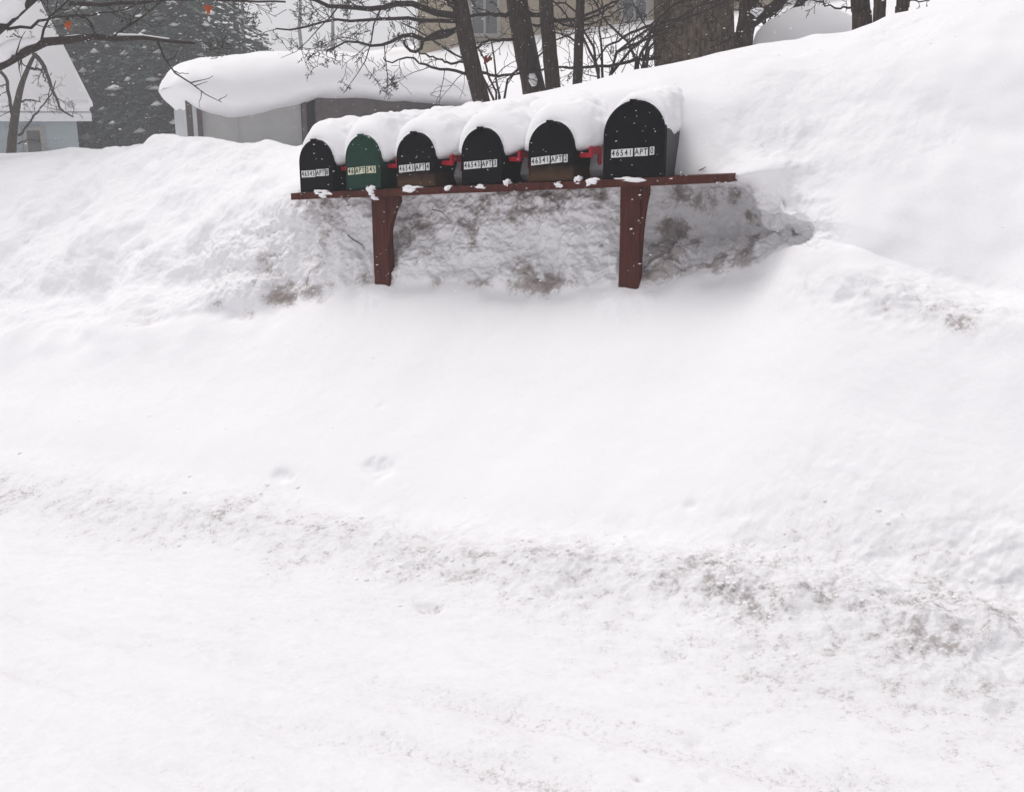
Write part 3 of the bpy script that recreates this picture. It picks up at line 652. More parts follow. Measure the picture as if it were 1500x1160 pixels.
def limb(tb, pxs, r0, r1, n=14, wob=0.01, seed=0):
    pts, L = resample(pxs, n); rnd = random.Random(seed)
    pts = [p + Vector((rnd.uniform(-wob, wob), rnd.uniform(-wob, wob), rnd.uniform(-wob, wob))) for p in pts]
    tb.add(pts, [r0 + (r1 - r0) * k / (n - 1) for k in range(n)], 7); return pts
def limb_snow(tb, pts, rad, th, rnd):
    q = [p + Vector((0, 0, r * 0.7 + t * 0.6)) for p, r, t in zip(pts, rad, th)]; tb.add(q, [max(.003, t) for t in th], 7)
def trunk_mesh(name, pxs, halfpx, Y, mat, parent, nseg=60, ns_=20, amp=0.10, scale=0.06):
    pts, L = resample([P(x, y, Y) for x, y in pxs], nseg); vs = []
    hw = np.interp(np.linspace(0, 1, nseg), np.linspace(0, 1, len(halfpx)), halfpx) / FPX * Y
    for k, p in enumerate(pts):
        for q in range(ns_):
            an = 2 * math.pi * q / ns_
            vs.append((p.x + hw[k] * math.cos(an), p.y + hw[k] * math.sin(an), p.z))
    vs = np.array(vs).reshape(nseg, ns_, 3); c = np.array([list(p) for p in pts])[:, None, :]
    d = 1 - amp * np.abs(fbm(vs[..., 0], vs[..., 1], vs[..., 2] * 0.22, scale, 3)) * 1.6 + amp * 0.4
    vs = c + (vs - c) * d[..., None]
    return mesh_obj(name, vs.reshape(-1, 3), grid_faces(nseg, ns_, True), mat, parent, True), pts
def bare_tree(label, pxs, half, Y, limbs=(), seed=0, mat='bark', group='bare trees behind the snow bank', high=4, amp=0.10, ns_=20, nseg=60, scale=0.06, dens=4, lf=.45, depth=3):
    base = P(*pxs[-1], Y); root = empty('bare_tree', base); tag(root, label, 'tree', group)
    loc = root.location
    o, pts = trunk_mesh('trunk', pxs, half, Y, M[mat], root, nseg, ns_, amp, scale); o.matrix_parent_inverse = Matrix.Translation(-loc)
    rnd = random.Random(seed); tb = Tubes()
    for (lp, r0, r1, dp) in limbs:
        q = limb(tb, [P(x, y, yy) for x, y, yy in lp], r0, r1, seed=seed + len(tb.v)); twigs(tb, q, (r0 + r1) / 2 * 0.8, dp, rnd, dens, lf, 0.0)
    top = pts[0]                                           # crown above the frame
    for k in range(high):
        a = rnd.uniform(0, 6.28); l = rnd.uniform(1.2, 2.4); i = rnd.randrange(0, 12); p = pts[i]
        path = [p, p + Vector((math.cos(a) * .4, math.sin(a) * .4, .35)) * l * .5, p + Vector((math.cos(a) * .8, math.sin(a) * .8, .9)) * l]
        q = limb(tb, path, half[0] / FPX * Y * .55, 0.012, 8, 0.03, seed + k); twigs(tb, q, 0.02, 2, rnd, 4, .4)
    c = tb.build('crown', M['twig'], root); c.matrix_parent_inverse = Matrix.Translation(-loc)
    return root
def leaf(parent, x, y, Y, size, mat):
    bm = bmesh.new(); lob = []
    for k in range(28):
        a = 2 * math.pi * k / 28; r = size * (0.50 + 0.35 * abs(math.cos(2.5 * a)) + .15 * math.sin(3.3 * a + x)); lob.append(bm.verts.new((r * 0.75 * math.sin(a), 0.25 * size * math.sin(a * 2), r * math.cos(a))))
    c = bm.verts.new((0, size * 0.15, 0))
    for k in range(28): bm.faces.new((c, lob[k], lob[(k + 1) % 28]))
    bmesh.ops.solidify(bm, geom=bm.faces[:], thickness=0.0015)
    p = P(x, y, Y); o = bm_obj('leaf', bm, mat, parent); o.location = p - parent.location; return o

YT = 7.6
L = lambda pts, y0=YT, y1=None: [(x, y, y0 + (y1 - y0) * k / (len(pts) - 1) if y1 else y0) for k, (x, y) in enumerate(pts)]
tA = bare_tree('leaning slim tree with long twiggy limbs reaching left over the white roof snow', [(610, -560), (640, -250), (664, -60), (678, 30), (690, 90), (704, 145), (716, 200)], [6, 7.5, 8.5, 10, 11, 12, 13], YT,
     [(L([(680, 22), (640, 18), (600, 6), (560, 12), (530, 14), (480, 9), (455, 0), (420, -14)], YT, 7.2), .026, .010, 4),
      (L([(678, 30), (645, 31), (600, 29), (560, 29), (520, 32), (490, 28), (440, 43), (405, 44)], YT, 7.0), .016, .005, 4),
      (L([(682, 40), (650, 52), (627, 60), (600, 52), (575, 60), (545, 66), (510, 60), (478, 76)], YT, 7.3), .019, .005, 4),
      (L([(682, 36), (650, 48), (628, 54), (612, 76), (600, 74), (590, 62)], YT, 7.5), .020, .009, 2),
      (L([(684, 92), (660, 92), (640, 86), (614, 76)], YT, 7.5), .010, .005, 2),
      (L([(690, 110), (650, 102), (620, 95), (600, 82), (570, 92), (560, 86)], YT, 7.2), .012, .004, 2),
      (L([(694, 108), (730, 110), (770, 106), (812, 100)], YT, 7.8), .012, .006, 2),
      (L([(676, 20), (660, 6), (640, -20)], YT, 7.4), .02, .01, 2)], seed=3, dens=5, lf=.55)
leaf(tA, 712, 88, 7.5, .035, M['leaf_red']); leaf(tA, 718, 86, 7.5, .025, M['leaf_red'])
tB = bare_tree('dark tree with a snow patch low on its trunk left of two thin stems', [(725, -560), (742, -200), (754, -30), (764, 40), (773, 90), (782, 132), (790, 190)], [10, 12, 14, 15, 15, 16, 17], 7.9,
     [(L([(760, 20), (730, 22), (700, 20), (670, 30)], 7.9, 7.6), .02, .008, 3), (L([(766, 55), (740, 58), (710, 62), (695, 72)], 7.9, 7.7), .014, .006, 3), (L([(758, 10), (790, 24), (830, 30), (862, 20), (905, 0)], 7.9, 8.2), .02, .008, 3)], seed=5)
tbs = Tubes(); tbs.add([P(779, 108, 7.76), P(781, 118, 7.75), P(782, 126, 7.76)], [.02, .035, .02], 8)
o = tbs.build('snow_patch', M['cap'], tB); o.matrix_parent_inverse = Matrix.Translation(-tB.location)
bare_tree('slim straight stem just right of the dark snow patched trunk', [(785, -560), (796, -200), (800, 0), (804, 60), (810, 126), (815, 180)], [6, 8, 9, 9, 10, 11], 7.7,
     [(L([(803, 40), (780, 36), (745, 40)], 7.7, 7.6), .012, .005, 2), (L([(800, 20), (840, 40), (880, 30), (920, 8)], 7.7, 7.9), .010, .004, 3)], seed=8)
bare_tree('thinnest upright stem between the slim trees and the thick oak trunk', [(860, -500), (852, -200), (850, 0), (848, 60), (846, 118), (845, 170)], [4, 5, 5.5, 6, 6.5, 7], 7.4,
     [(L([(850, 30), (880, 20), (915, -5)], 7.4, 7.6), .009, .004, 3), (L([(848, 62), (820, 50), (800, 40)], 7.4, 7.6), .008, .003, 2)], seed=9)
bare_tree('massive oak trunk with deeply furrowed bark', [(1008, -700), (1012, -300), (1016, 0), (1017, 60), (1019, 105), (1021, 190)], [42, 47, 49, 50, 53, 60], 7.8,
     [(L([(965, 36), (930, 46), (890, 70), (868, 96)], 7.7, 7.2), .012, .004, 3), (L([(968, 84), (930, 88), (880, 98), (830, 100), (800, 98)], 7.7, 7.4), .014, .007, 2)], seed=12, mat='bark_oak', ns_=120, nseg=150, amp=0.12, scale=0.045, high=6)
tF = bare_tree('forked dark tree just right of the massive oak', [(1082, -500), (1092, -200), (1095, 0), (1094, 30), (1090, 56), (1086, 120)], [8, 9, 10, 11, 12, 13], 7.2,
     [(L([(1094, 36), (1114, 24), (1140, 5), (1175, -25), (1230, -90)], 7.2, 7.0), .045, .03, 2), (L([(1098, 18), (1105, 0), (1112, -30), (1118, -90)], 7.2, 7.3), .03, .02, 2), (L([(1090, 45), (1070, 56), (1040, 72)], 7.2, 7.0), .010, .004, 2)], seed=15)
tbs = Tubes(); tbs.add([P(1100, 16, 7.1), P(1108, 19, 7.08), P(1118, 14, 7.08)], [.012, .03, .01], 8)
o = tbs.build('snow_patch', M['cap'], tF); o.matrix_parent_inverse = Matrix.Translation(-tF.location)
bare_tree('small stem leaning right behind the round snow mound', [(1240, -260), (1200, -80), (1174, 0), (1160, 20), (1140, 60)], [5, 5.5, 6, 6, 6.5], 8.2, [(L([(1172, 4), (1190, 12), (1215, 4)], 8.2), .006, .003, 2)], seed=17, high=3)
bare_tree('sturdy tree rising at the right edge of the round snow mound', [(1250, -500), (1257, -200), (1260, 0), (1262, 20), (1264, 90)], [9, 11, 12, 12.5, 14], 6.6, [(L([(1262, 8), (1230, 12), (1200, 4), (1180, -6)], 6.6), .008, .003, 2)], seed=18)
bare_tree('middle stem of the three at the top right of the bank', [(1296, -400), (1292, -150), (1289, 0), (1288, 16), (1286, 80)], [6, 7, 8, 8, 9], 6.5, [], seed=19)
bare_tree('rightmost stem on the bank crest', [(1330, -400), (1325, -150), (1323, 0), (1321, 12), (1318, 80)], [6, 7, 8.5, 8.5, 9], 6.4, [(L([(1323, 4), (1350, 2), (1385, -6)], 6.4), .005, .003, 2)], seed=20)

# snow laden limbs reaching in from a tree outside the left edge, and a small tree behind the left bank
tn = bare_tree('tree at the left edge with a long snow laden limb and orange leaves', [(-190, -500), (-180, -100), (-170, 60), (-165, 200), (-160, 330)], [30, 32, 34, 36, 40], 6.6,
     [(L([(-160, 150), (-40, 112), (0, 92), (30, 76), (60, 66), (100, 60), (138, 56), (160, 60), (200, 57), (240, 59), (284, 62)], 6.6, 6.2), .05, .006, 2),
      (L([(-165, 120), (-60, 70), (0, 40), (20, 20), (45, 2), (75, -25), (120, -70)], 6.6, 6.3), .045, .02, 3),
      (L([(0, 40), (40, 41), (62, 30), (100, 26), (150, 22), (200, 8)], 6.5, 6.2), .010, .004, 3),
      (L([(100, 6), (140, 8), (190, 3), (240, 2), (330, 0), (420, 4)], 6.5, 7.0), .012, .006, 2)], seed=31, high=5, dens=6, lf=.34)
leaf(tn, 100, 38, 6.25, .034, M['leaf']); leaf(tn, 305, 14, 6.9, .040, M['leaf'])
ts_ = Tubes(); rr = random.Random(2)
def snowline(pp, Y0, Y1, ths):
    pts, Ln = resample([P(x, y, Y0 + (Y1 - Y0) * k / (len(pp) - 1)) for k, (x, y) in enumerate(pp)], 26)
    th = np.interp(np.linspace(0, 1, 26), np.linspace(0, 1, len(ths)), ths) * (1 + 0.25 * fbm(np.linspace(0, 3, 26), 1.0, 2.0, 0.4, 2)); ts_.add(pts, [max(.002, a) for a in th], 8)
snowline([(-60, 106), (0, 80), (30, 64), (62, 60)], 6.5, 6.42, [.04, .045, .04, .005])
snowline([(60, 62), (100, 56), (137, 52)], 6.42, 6.38, [.010, .013, .012, .004])
snowline([(168, 51), (200, 53), (248, 57)], 6.33, 6.26, [.012, .010, .003])
snowline([(-40, 30), (0, 14), (25, -2), (60, -30)], 6.44, 6.38, [.07, .08, .06, .02])
o = ts_.build('limb_snow', M['cap'], tn); o.matrix_parent_inverse = Matrix.Translation(-tn.location)
bare_tree('small crooked tree in front of the pale blue house', [(52, 78), (42, 98), (30, 130), (22, 170), (17, 215), (12, 300)], [2.5, 4, 5.5, 6.5, 8, 9], 13,
     [(L([(50, 80), (64, 96), (76, 130), (90, 160), (108, 172)], 13), .03, .008, 3), (L([(40, 100), (60, 104), (66, 120)], 13), .02, .006, 3), (L([(0, 105), (10, 120), (14, 150), (20, 180)], 13), .02, .02, 2),
      (L([(28, 200), (50, 170), (74, 140), (82, 120)], 13), .016, .006, 2), (L([(28, 150), (46, 146), (60, 150)], 13), .014, .005, 3), (L([(50, 80), (36, 60), (20, 50)], 13), .02, .006, 3), (L([(26, 210), (45, 205), (60, 210)], 13), .01, .004, 2)], seed=40, high=0, dens=5, lf=.5, group='bare trees behind the snow bank')

# low bare shrubs between the stems and the oak
def bare_shrub(x, y, Y, n, hgt, label, seed, depth=3):
    b = P(x, y, Y); root = empty('bare_shrub', b); tag(root, label, 'shrub', 'bare shrubs behind the snow bank'); rnd = random.Random(seed); tb = Tubes()
    for k in range(n):
        a = rnd.uniform(0, 6.28); sp = rnd.uniform(.25, 1.0); q = [Vector((0, 0, -0.3)), Vector((math.cos(a) * .15 * sp, math.sin(a) * .1 * sp, hgt * .3)), Vector((math.cos(a) * .6 * sp, math.sin(a) * .35 * sp, hgt * rnd.uniform(.6, .8))), Vector((math.cos(a) * 1.1 * sp, math.sin(a) * .6 * sp, hgt * rnd.uniform(.7, 1.1)))]
        p = limb(tb, q, 0.012, 0.005, 9, 0.02, seed + k); twigs(tb, p, 0.009, depth, rnd, 4, .42)
    return tb.build('stems', M['twig'], root)
bare_shrub(880, 122, 7.3, 6, .55, 'bare shrub with arching twigs left of the massive oak', 51)
bare_shrub(935, 108, 7.0, 5, .50, 'low tangled shrub touching the left side of the oak', 52)
bare_shrub(730, 152, 8.6, 4, .60, 'sparse shrub between the leaning tree and the dark trunk', 53, 2)
bare_shrub(1130, 62, 7.9, 4, .40, 'thin shrub against the left side of the round snow mound', 54, 2)

# ------------------------------------------------------------------ evergreens
def spruce(label, x, Y, ztop, R, seed, mat, dens=1.0, group='evergreens behind the shed and house'):
    X = (x - 750) / FPX * Y; zg = ground_z(X, Y) - 0.2; H = ztop - zg; root = empty('spruce_tree', (X, Y, zg)); tag(root, label, 'evergreen', group)
    rnd = random.Random(seed); tb = Tubes(); tb.add([(0, 0, 0), (0, 0, H * .5), (0, 0, H)], [.14, .08, .01], 8); tb.build('trunk', M['bark'], root)
    v = []; f = []; sv = []; sf = []
    nb = int(H * 40 * dens)
    for k in range(nb):
        u = (k + rnd.random()) / nb; zb = H * (0.04 + 0.95 * u); Ln = R * (1 - u) ** 0.75 * rnd.uniform(.7, 1.12) + .12; a = k * 2.39996 + rnd.uniform(-.4, .4)
        ca, sa = math.cos(a), math.sin(a); m = max(4, int(Ln / 0.085))
        for j in range(m):
            q = (j + .5) / m; r = Ln * q; z = zb + .12 * Ln * q - .42 * Ln * q * q
            p = Vector((ca * r, sa * r, z))
            for sgn in (-1, 1, 0):
                if q < .2 and rnd.random() < .5: continue
                ang = a + sgn * rnd.uniform(.6, 1.1); ll = (0.13 + 0.20 * (1 - q)) * rnd.uniform(.7, 1.3) * min(1, Ln); wd = rnd.uniform(.03, .06)
                d = Vector((math.cos(ang), math.sin(ang), rnd.uniform(-.55, .1))) * ll; side = Vector((-d.y, d.x, rnd.uniform(-.6, .6) * ll)).normalized() * wd
                b = len(v); v += [p - side * .5, p + d * .5 - side, p + d, p + d * .5 + side]; f.append((b, b + 1, b + 2, b + 3))
            if rnd.random() < (.08 if q > .3 else .02) * sstep(-.6, .5, float(pn(p.x * 1.3 + seed, p.y * 1.3, p.z * 1.3))) * 2:
                w = rnd.uniform(.03, .11) * (1 + rnd.random() ** 6); h = w * rnd.uniform(.45, .8); b = len(sv); c = p + Vector((0, 0, .03)); e = rnd.uniform(1, 1.8)
                sv += [c + Vector((w * e * ca, w * e * sa, -.02)), c + Vector((-w * sa, w * ca, 0)), c - Vector((w * e * ca, w * e * sa, -.02)), c + Vector((w * sa, -w * ca, 0)), c + Vector((0, 0, h)), c - Vector((0, 0, h * .5))]
                for t_ in ((0, 1, 4), (1, 2, 4), (2, 3, 4), (3, 0, 4), (1, 0, 5), (2, 1, 5), (3, 2, 5), (0, 3, 5)): sf.append(tuple(b + i_ for i_ in t_))
    mesh_obj('crown', v, f, mat, root); tag(mesh_obj('snow_dusting', sv, sf, M['cap'], root, True), kind='stuff')
    return root
spruce('green spruce with snow tufts directly behind the left end of the shed', 300, 20, 5.6, 2.0, 61, M['needle'], 1.2)
spruce('low bushy evergreen rising just behind the middle of the shed snow', 368, 21, 3.7, 1.1, 66, M['needle'], 1.2)
spruce('tallest dense spruce between the blue house and the shed', 222, 21.5, 8.0, 2.2, 62, M['needle'], 1.1)
spruce('dull grey evergreen next to the roof edge of the blue house', 142, 23, 7.2, 2.0, 63, M['needle_grey'], 1.1)
spruce('small evergreen sapling peeking over the shed snow', 402, 22, 2.95, .55, 64, M['needle'], 1.3)
spruce('broad evergreen in the back rank above the blue house', 185, 27, 9.0, 2.6, 65, M['needle_grey'], 0.9)

# far bare trees, pale in the falling snow
for k, (x, Y, ht) in enumerate([(375, 40, 6), (455, 45, 5.5), (500, 48, 6.5), (20, 45, 7.5), (-40, 40, 8)]):
    X = (x - 750) / FPX * Y; zg = ground_z(X, Y) - .3; root = empty('bare_tree', (X, Y, zg)); rnd = random.Random(70 + k); tb = Tubes(); tb2 = Tubes()
    tag(root, ['faint bare tree far behind the spruces, left of the gap', 'faint bare tree in the gap behind the shed snow', 'faint bare tree far off behind the twiggy limbs', 'faint far tree above the blue house roof', 'faint far tree beyond the left edge above the blue roof'][k], 'tree', 'faint far bare trees')
    tp = limb(tb, [(0, 0, 0), (.1, 0, ht * .5), (0.2, 0, ht)], .10, .02, 10, .06, k); twigs(tb2, tp, .05, 4, rnd, 5, .42, 0, .8)
    tb.build('trunk', M['bark'], root); tb2.build('crown', M['twig'], root)

# ------------------------------------------------------------------ buildings
def win(parent, x0, x1, z0, z1, y, mull=True):
    bm = bmesh.new(); fw_ = 0.06
    bm_box(bm, x0 - fw_, x0, y - .05, y - .003, z0 - fw_, z1 + fw_); bm_box(bm, x1, x1 + fw_, y - .05, y - .003, z0 - fw_, z1 + fw_); bm_box(bm, x0, x1, y - .05, y - .003, z1, z1 + fw_); bm_box(bm, x0, x1, y - .06, y - .003, z0 - fw_, z0)
    if mull: bm_box(bm, (x0 + x1) / 2 - .02, (x0 + x1) / 2 + .02, y - .045, y - .003, z0, z1)
    fr_ = bm_obj('window', bm, M['trim_grey'], parent)
    bm = bmesh.new(); bm_box(bm, x0, x1, y - .025, y - .006, z0, z1); bm_obj('pane', bm, M['glass'], fr_)
def siding(bm, x0, x1, z0, z1, y, lap=0.12):
    z = z0; n = int((z1 - z0) / lap)
    for k in range(n):
        a = [bm.verts.new(c) for c in ((x0, y - .018, z), (x1, y - .018, z), (x1, y - .003, z + lap), (x0, y - .003, z + lap))]; bm.faces.new(a)
        b = [bm.verts.new(c) for c in ((x0, y - .003, z), (x1, y - .003, z), (x1, y - .018, z), (x0, y - .018, z))]; bm.faces.new(b); z += lap
    bm_box(bm, x0, x1, y, y + 0.2, z0, z1 + .02)
# pale blue house, its long side turned so the right gable end faces away
YH = 17.0; yawh = math.radians(33); hc = P(112, 180, YH); h1 = empty('house', (hc.x, YH, -1.0), yawh); tag(h1, 'pale blue house with a snow covered gable roof at the left edge', 'house')
eave = float(z_at(YH, 178)) + 1.0; hw0 = -9.0; hd = 8.4
bm = bmesh.new(); siding(bm, hw0, 0, -.5, eave, 0.0, .13); bm_box(bm, hw0, -.01, .2, hd, -.5, eave)
g_ = [bm.verts.new(c) for c in ((-.01, 0.1, eave), (-.01, hd, eave), (-.01, hd / 2, eave + 2.0))]; bm.faces.new(g_)
bm_obj('wall', bm, M['siding_blue'], h1)
def hu(px):
    k = (px - 750) / FPX; return (k * YH - hc.x) / (math.cos(yawh) - k * math.sin(yawh))
win(h1, hu(60), hu(79), eave - .75, eave - .14, -.018, False)
def gable(bm, x0, x1, y0, y1, z, rise, ov, th):
    x0 -= ov; x1 += ov; y0 -= ov; y1 += ov; ym = (y0 + y1) / 2
    lo = [bm.verts.new(c) for c in ((x0, y0, z), (x0, ym, z + rise), (x0, y1, z), (x1, y0, z), (x1, ym, z + rise), (x1, y1, z))]
    up = [bm.verts.new((v.co.x, v.co.y, v.co.z + th)) for v in lo]
    for a, b in ((0, 1), (1, 2)):
        bm.faces.new((lo[a], lo[b], lo[b + 3], lo[a + 3])); bm.faces.new((up[a], up[a + 3], up[b + 3], up[b]))
        bm.faces.new((lo[a], up[a], up[b], lo[b])); bm.faces.new((lo[a + 3], lo[b + 3], up[b + 3], up[a + 3]))
    for a in (0, 2): bm.faces.new((lo[a], lo[a + 3], up[a + 3], up[a]))
bm = bmesh.new(); gable(bm, hw0, 0, 0, hd, eave, 2.3, .2, .12); rf = bm_obj('roof', bm, M['trim'], h1)
bm = bmesh.new(); gable(bm, hw0, 0, 0, hd, eave + .125, 2.32, .24, .20); bmesh.ops.bevel(bm, geom=bm.edges[:], offset=.06, segments=3, affect='EDGES'); bm_obj('roof_snow', bm, M['cap'], rf, True)
# tan house up the hill
YB = 18.6; h2 = empty('house', (P(560, 60, YB).x, YB, 2.0)); tag(h2, 'tan sided house on the hill behind the trees', 'house')
h2x = lambda px: P(px, 30, YB).x - h2.location.x; h2z = lambda py: float(z_at(YB, py)) - 2.0
bm = bmesh.new(); siding(bm, h2x(612), h2x(1135), -1.5, 4.4, 0.0, .11); bm_box(bm, h2x(612), h2x(1135), .2, 8.0, -1.5, 4.4); bm_obj('wall', bm, M['siding_tan'], h2)
win(h2, h2x(692), h2x(728), h2z(50), h2z(-20), -.018); win(h2, h2x(912), h2x(945), h2z(27), h2z(-50), -.018)
bm = bmesh.new(); a = h2x(612) - .4; b = h2x(1135) + .4
vs = [bm.verts.new(c) for c in ((a, -.5, 4.42), (b, -.5, 4.42), (b, 4, 7.2), (a, 4, 7.2), (b, 8.5, 4.42), (a, 8.5, 4.42))]
for q in ((0, 1, 2, 3), (3, 2, 4, 5), (0, 3, 5), (1, 4, 2), (0, 5, 4, 1)): bm.faces.new([vs[i] for i in q])
rf = bm_obj('roof', bm, M['shingle'], h2)
bm = bmesh.new()
vs = [bm.verts.new(c) for c in ((a - .05, -.6, 4.55), (b + .05, -.6, 4.55), (b + .05, 4, 7.5), (a - .05, 4, 7.5), (b + .05, 8.6, 4.55), (a - .05, 8.6, 4.55))]
for q in ((0, 1, 2, 3), (3, 2, 4, 5), (0, 3, 5), (1, 4, 2), (0, 5, 4, 1)): bm.faces.new([vs[i] for i in q])
bm_obj('roof_snow', bm, M['cap'], rf)
# shed with a light door panel, a dark bay and deep snow on its roof
YS = 10.5; c_ = P(289, 180, YS); yaw = math.radians(22)
shed = empty('shed', (c_.x, c_.y, -0.9), yaw); tag(shed, 'low grey panelled shed with a dark side bay behind the snow bank', 'shed')
wz = lambda py, Y=YS: float(z_at(Y, py)) + 0.9
ca, sa = math.cos(yaw), math.sin(yaw)
def shed_u(px):                       # distance along the shed front for a photo column
    k = (px - 750) / FPX * 1.02; return (k * c_.y - c_.x) / (ca - k * sa)
u1 = shed_u(458); u2 = shed_u(478); u3 = shed_u(690); ztop = wz(150)
bm = bmesh.new(); bm_box(bm, .05, u1, 0, .06, -.3, ztop + .12); 
for q in (0.36,): bm_box(bm, .05 + (u1 - .05) * q - .005, .05 + (u1 - .05) * q + .005, -.008, -.001, -.3, ztop + .1)
bm_obj('front_panel', bm, M['shed_grey'], shed)
bm = bmesh.new(); bm_box(bm, -.06, -.002, .02, 2.0, -.3, ztop + .14); bm_obj('side_wall', bm, M['shed_light'], shed)
bm = bmesh.new(); bm_box(bm, -.10, -.045, -.045, .018, -.3, ztop + .14); bm_box(bm, -.004, .045, -.05, .058, -.3, ztop + .14); bm_obj('corner_trim', bm, M['shed_dark'], shed)
bm = bmesh.new(); bm_box(bm, -.044, -.005, -.05, .016, -.3, ztop + .14); bm_obj('corner_board', bm, M['shed_light'], shed)
bm = bmesh.new(); bm_box(bm, u1 + .005, u1 + .05, -.03, .06, -.3, ztop + .14); bm_obj('door_post', bm, M['shed_dark'], shed)
bm = bmesh.new(); bm_box(bm, u1 + .052, u2, .05, .10, -.3, ztop + .14); bm_obj('gap_shade', bm, M['shed_shade'], shed)  # solid black sheet painted as the shade inside the opening
bm = bmesh.new(); bm_box(bm, u2 + .002, u3, .0, .08, -.3, ztop + .05)
for k in range(7): bm_box(bm, u2 + .002, u3, -.012, -.001, -.3 + k * .22, -.3 + k * .22 + .20)
bm_obj('bay_wall', bm, M['shed_dark'], shed)
bm = bmesh.new(); bm_box(bm, -.05, u3, .1, 2.0, ztop - .06, ztop); bm_obj('roof', bm, M['shingle'], shed)
uL, uR = -.22, shed_u(735); nU, nA = 120, 72; us = np.linspace(0, 1, nU)
topx = [-.30, 0.0, .35, .8, 1.3, 2.0, 2.8, 3.6]; 
rows = []
for q in us:
    u = uL + (uR - uL) * q; xw = c_.x + u * ca; yw_ = c_.y + u * sa; px = 750 + FPX * xw / yw_ / 1.0
    yt = np.interp(px, [242, 252, 280, 330, 400, 470, 560, 640, 700, 740], [122, 108, 98, 86, 79, 77, 82, 94, 108, 122])
    ybt = np.interp(px, [242, 255, 275, 288, 310, 350, 400, 460, 480, 540, 620, 680, 740], [128, 154, 147, 152, 168, 180, 176, 160, 150, 152, 158, 166, 178])
    zt, zb = float(z_at(yw_ + .9 * ca, yt)) + .9, float(z_at(yw_ - .2, ybt)) + .9
    e = min(1, max(0.02, (1 - (1 - min(1, q / .06)) ** 2) ** .5)) * min(1, max(.02, (1 - (1 - min(1, (1 - q) / .10)) ** 2) ** .5))
    a = np.linspace(0, 2 * math.pi, nA, endpoint=False); cc, ss = np.cos(a), np.sin(a); n = 2.6
    yy = .95 + np.sign(cc) * np.abs(cc) ** (2 / n) * 1.28 * (.75 + .25 * e); zm = (zt * .4 + zb * .6); zz = zm + np.where(ss > 0, (zt - zm), (zm - zb)) * np.sign(ss) * np.abs(ss) ** (2 / n) * e
    rows.append(np.stack([np.full(nA, u), yy, zz], -1))
G = np.array(rows); nn = grid_normals(G); G = G + nn * (0.03 * fbm(G[..., 0], G[..., 1], G[..., 2], .5, 3))[..., None]
F = grid_faces(nU, nA, True).tolist() + [list(range(nA)), list(range((nU - 1) * nA, nU * nA))[::-1]]
o = mesh_obj('roof_snow', G.reshape(-1, 3), F, M['cap'], None, True)
bm = bmesh.new(); bm.from_mesh(o.data); bmesh.ops.recalc_face_normals(bm, faces=bm.faces); bm.to_mesh(o.data); bm.free()
o.location = shed.location; o.rotation_euler = (0, 0, yaw); tag(o, 'thick rounded snow load overhanging the grey shed roof', 'snow load')
# round snow mound behind the crest at the right
pm = P(1185, 70, 7.6); o = blob('snow_mound', pm, .40, .35, .27, 5, M['cap'], .06, 4); o.rotation_euler = (0, 0, 0); tag(o, 'smooth round snow mound behind the bank crest right of the forked tree', 'snow mound')

# ------------------------------------------------------------------ loose bits: snow clods by the windrow, twigs in the cut face, falling flakes
PGf = PG
v = []; f = []; rnd = random.Random(5)
oct_ = [(1, 0, 0), (0, 1, 0), (-1, 0, 0), (0, -1, 0), (0, 0, 1), (0, 0, -1)]
_b = bmesh.new(); bmesh.ops.create_icosphere(_b, subdivisions=1, radius=1); ico_v = np.array([q.co[:] for q in _b.verts]); ico_f = [[w_.index for w_ in q.verts] for q in _b.faces]; _b.free()
cand = np.argwhere((PXg > -20) & (PXg < 1520) & (PYg > 600) & (PYg < 1180) & (Vg > 1.0) & (Vg < 5) & (m_wind > 0.2))
wt = (m_wind * np.clip(n_a + .15, .02, 1) ** 2)[cand[:, 0], cand[:, 1]]; wt /= wt.sum()
for idx in RNG.choice(len(cand), 900, replace=False, p=wt):
    p = PGf[tuple(cand[idx])]; r = 0.0012 + 0.0070 * rnd.random() ** 5
    k = ico_v * (r * (0.75 + 0.5 * RNG.random((len(ico_v), 1)))) * np.array([1.2, 1, .8]); b = len(v); v += (k + p + np.array([0, 0, r * .05])).tolist(); f += [[b + i_ for i_ in q] for q in ico_f]
mf, tf, bf = new_mat('snowflake'); bf.inputs['Base Color'].default_value = (.9, .9, .92, 1); trn = tf.nodes.new('ShaderNodeBsdfTranslucent'); trn.inputs[0].default_value = (.95, .95, .97, 1)
mxs = tf.nodes.new('ShaderNodeMixShader'); mxs.inputs[0].default_value = .55; of = [n for n in tf.nodes if n.type == 'OUTPUT_MATERIAL'][0]
tf.links.new(bf.outputs[0], mxs.inputs[1]); tf.links.new(trn.outputs[0], mxs.inputs[2]); tf.links.new(mxs.outputs[0], of.inputs[0]); M['flake'] = mf
M['clod'] = simple_mat('dirty_clod', (.80, .78, .78), (.92, .91, .92), 30, .8)
o = mesh_obj('snow_clods', v, f, M['clod'], smooth=True); tag(o, 'small clods of ploughed snow along the road edge', 'snow clods', kind='stuff')
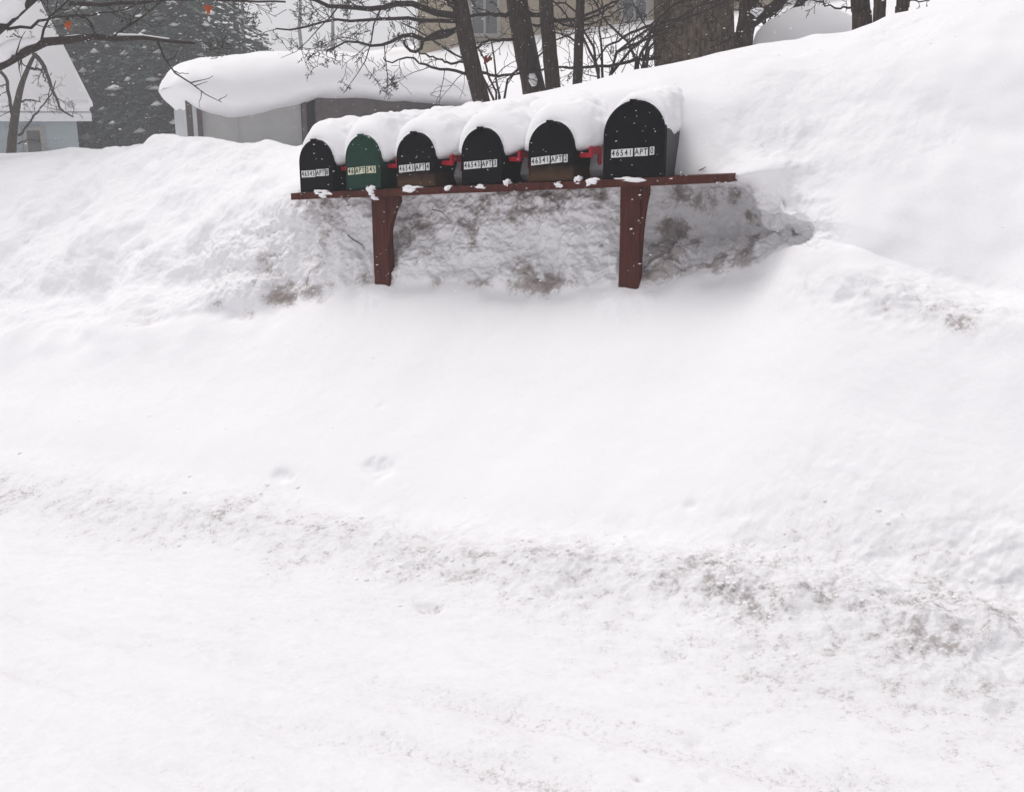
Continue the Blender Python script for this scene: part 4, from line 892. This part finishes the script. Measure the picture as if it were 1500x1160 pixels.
def twig(px, py, pts, r, label, vr=(5.9, 9.2)):
    c = Vector(nearest(px, py, *vr)); c = c + Vector((0, -.012, 0)); tb = Tubes(); Yc = c.y
    q = [Vector(((x - px) / FPX * Yc, 0.01 * math.sin(k * 2.1), -(y - py) / FPX * Yc)) for k, (x, y) in enumerate(pts)]
    qq, _ = resample(q, 10); tb.add(qq, [r * (1 - .06 * k) for k in range(10)], 5); o = tb.build('twig', M['twig']); o.location = c; tag(o, label, 'twig', 'twigs stuck in the snow bank'); return o
twig(520, 352, [(508, 344), (518, 353), (528, 357), (531, 364)], .0028, 'dark twig in the snow face just left of the left post')
twig(645, 312, [(632, 306), (645, 310), (656, 320), (663, 327)], .0018, 'thin curved twig in the snow face right of the left post')
twig(1028, 248, [(1023, 250), (1028, 248), (1032, 245)], .0022, 'reddish twig on the snow right of the largest mailbox', (8.5, 10.5))
v = []; f = []; k = 0
while k < 5000:
    Y = 0.9 + 7.5 * rnd.random() ** .5; x = rnd.uniform(-60, 1560); y = rnd.uniform(-60, 1200)
    p = P(x, y, Y); s_, t_ = to_st(p.x, p.y)
    if t_ > -.02 and p.z < 1.3: k += 0; continue
    if p.z < .75 + .45 * t_ and t_ > -1.0: continue
    if p.z < .12: continue
    r = rnd.uniform(.0004, .0009); e = rnd.uniform(1.6, 4.0); a = rnd.uniform(-.25, .35); b = len(v)
    for (ox, oy, oz) in oct_: v.append((p.x + (ox * e * math.cos(a) - oz * math.sin(a)) * r, p.y + oy * r, p.z + (ox * e * math.sin(a) + oz * math.cos(a)) * r))
    for t3 in ((0, 1, 4), (1, 2, 4), (2, 3, 4), (3, 0, 4), (1, 0, 5), (2, 1, 5), (3, 2, 5), (0, 3, 5)): f.append(tuple(b + i_ for i_ in t3))
    k += 1
o = mesh_obj('falling_snow', v, f, M['flake']); tag(o, 'falling snowflakes in the air', 'snowfall', kind='stuff')

# ------------------------------------------------------------------ snowy air
bm = bmesh.new(); bm_box(bm, -330, 330, -30, 100, -16, 13)
mh = bpy.data.materials.new('air'); mh.use_nodes = True; th_ = mh.node_tree; th_.nodes.clear()
pv = th_.nodes.new('ShaderNodeVolumePrincipled'); pv.inputs['Density'].default_value = 0.007; pv.inputs['Color'].default_value = (.96, .97, 1, 1)
om = th_.nodes.new('ShaderNodeOutputMaterial'); th_.links.new(pv.outputs[0], om.inputs['Volume'])
tag(bm_obj('haze', bm, mh), 'pale snowy haze in the air', 'haze', kind='stuff')
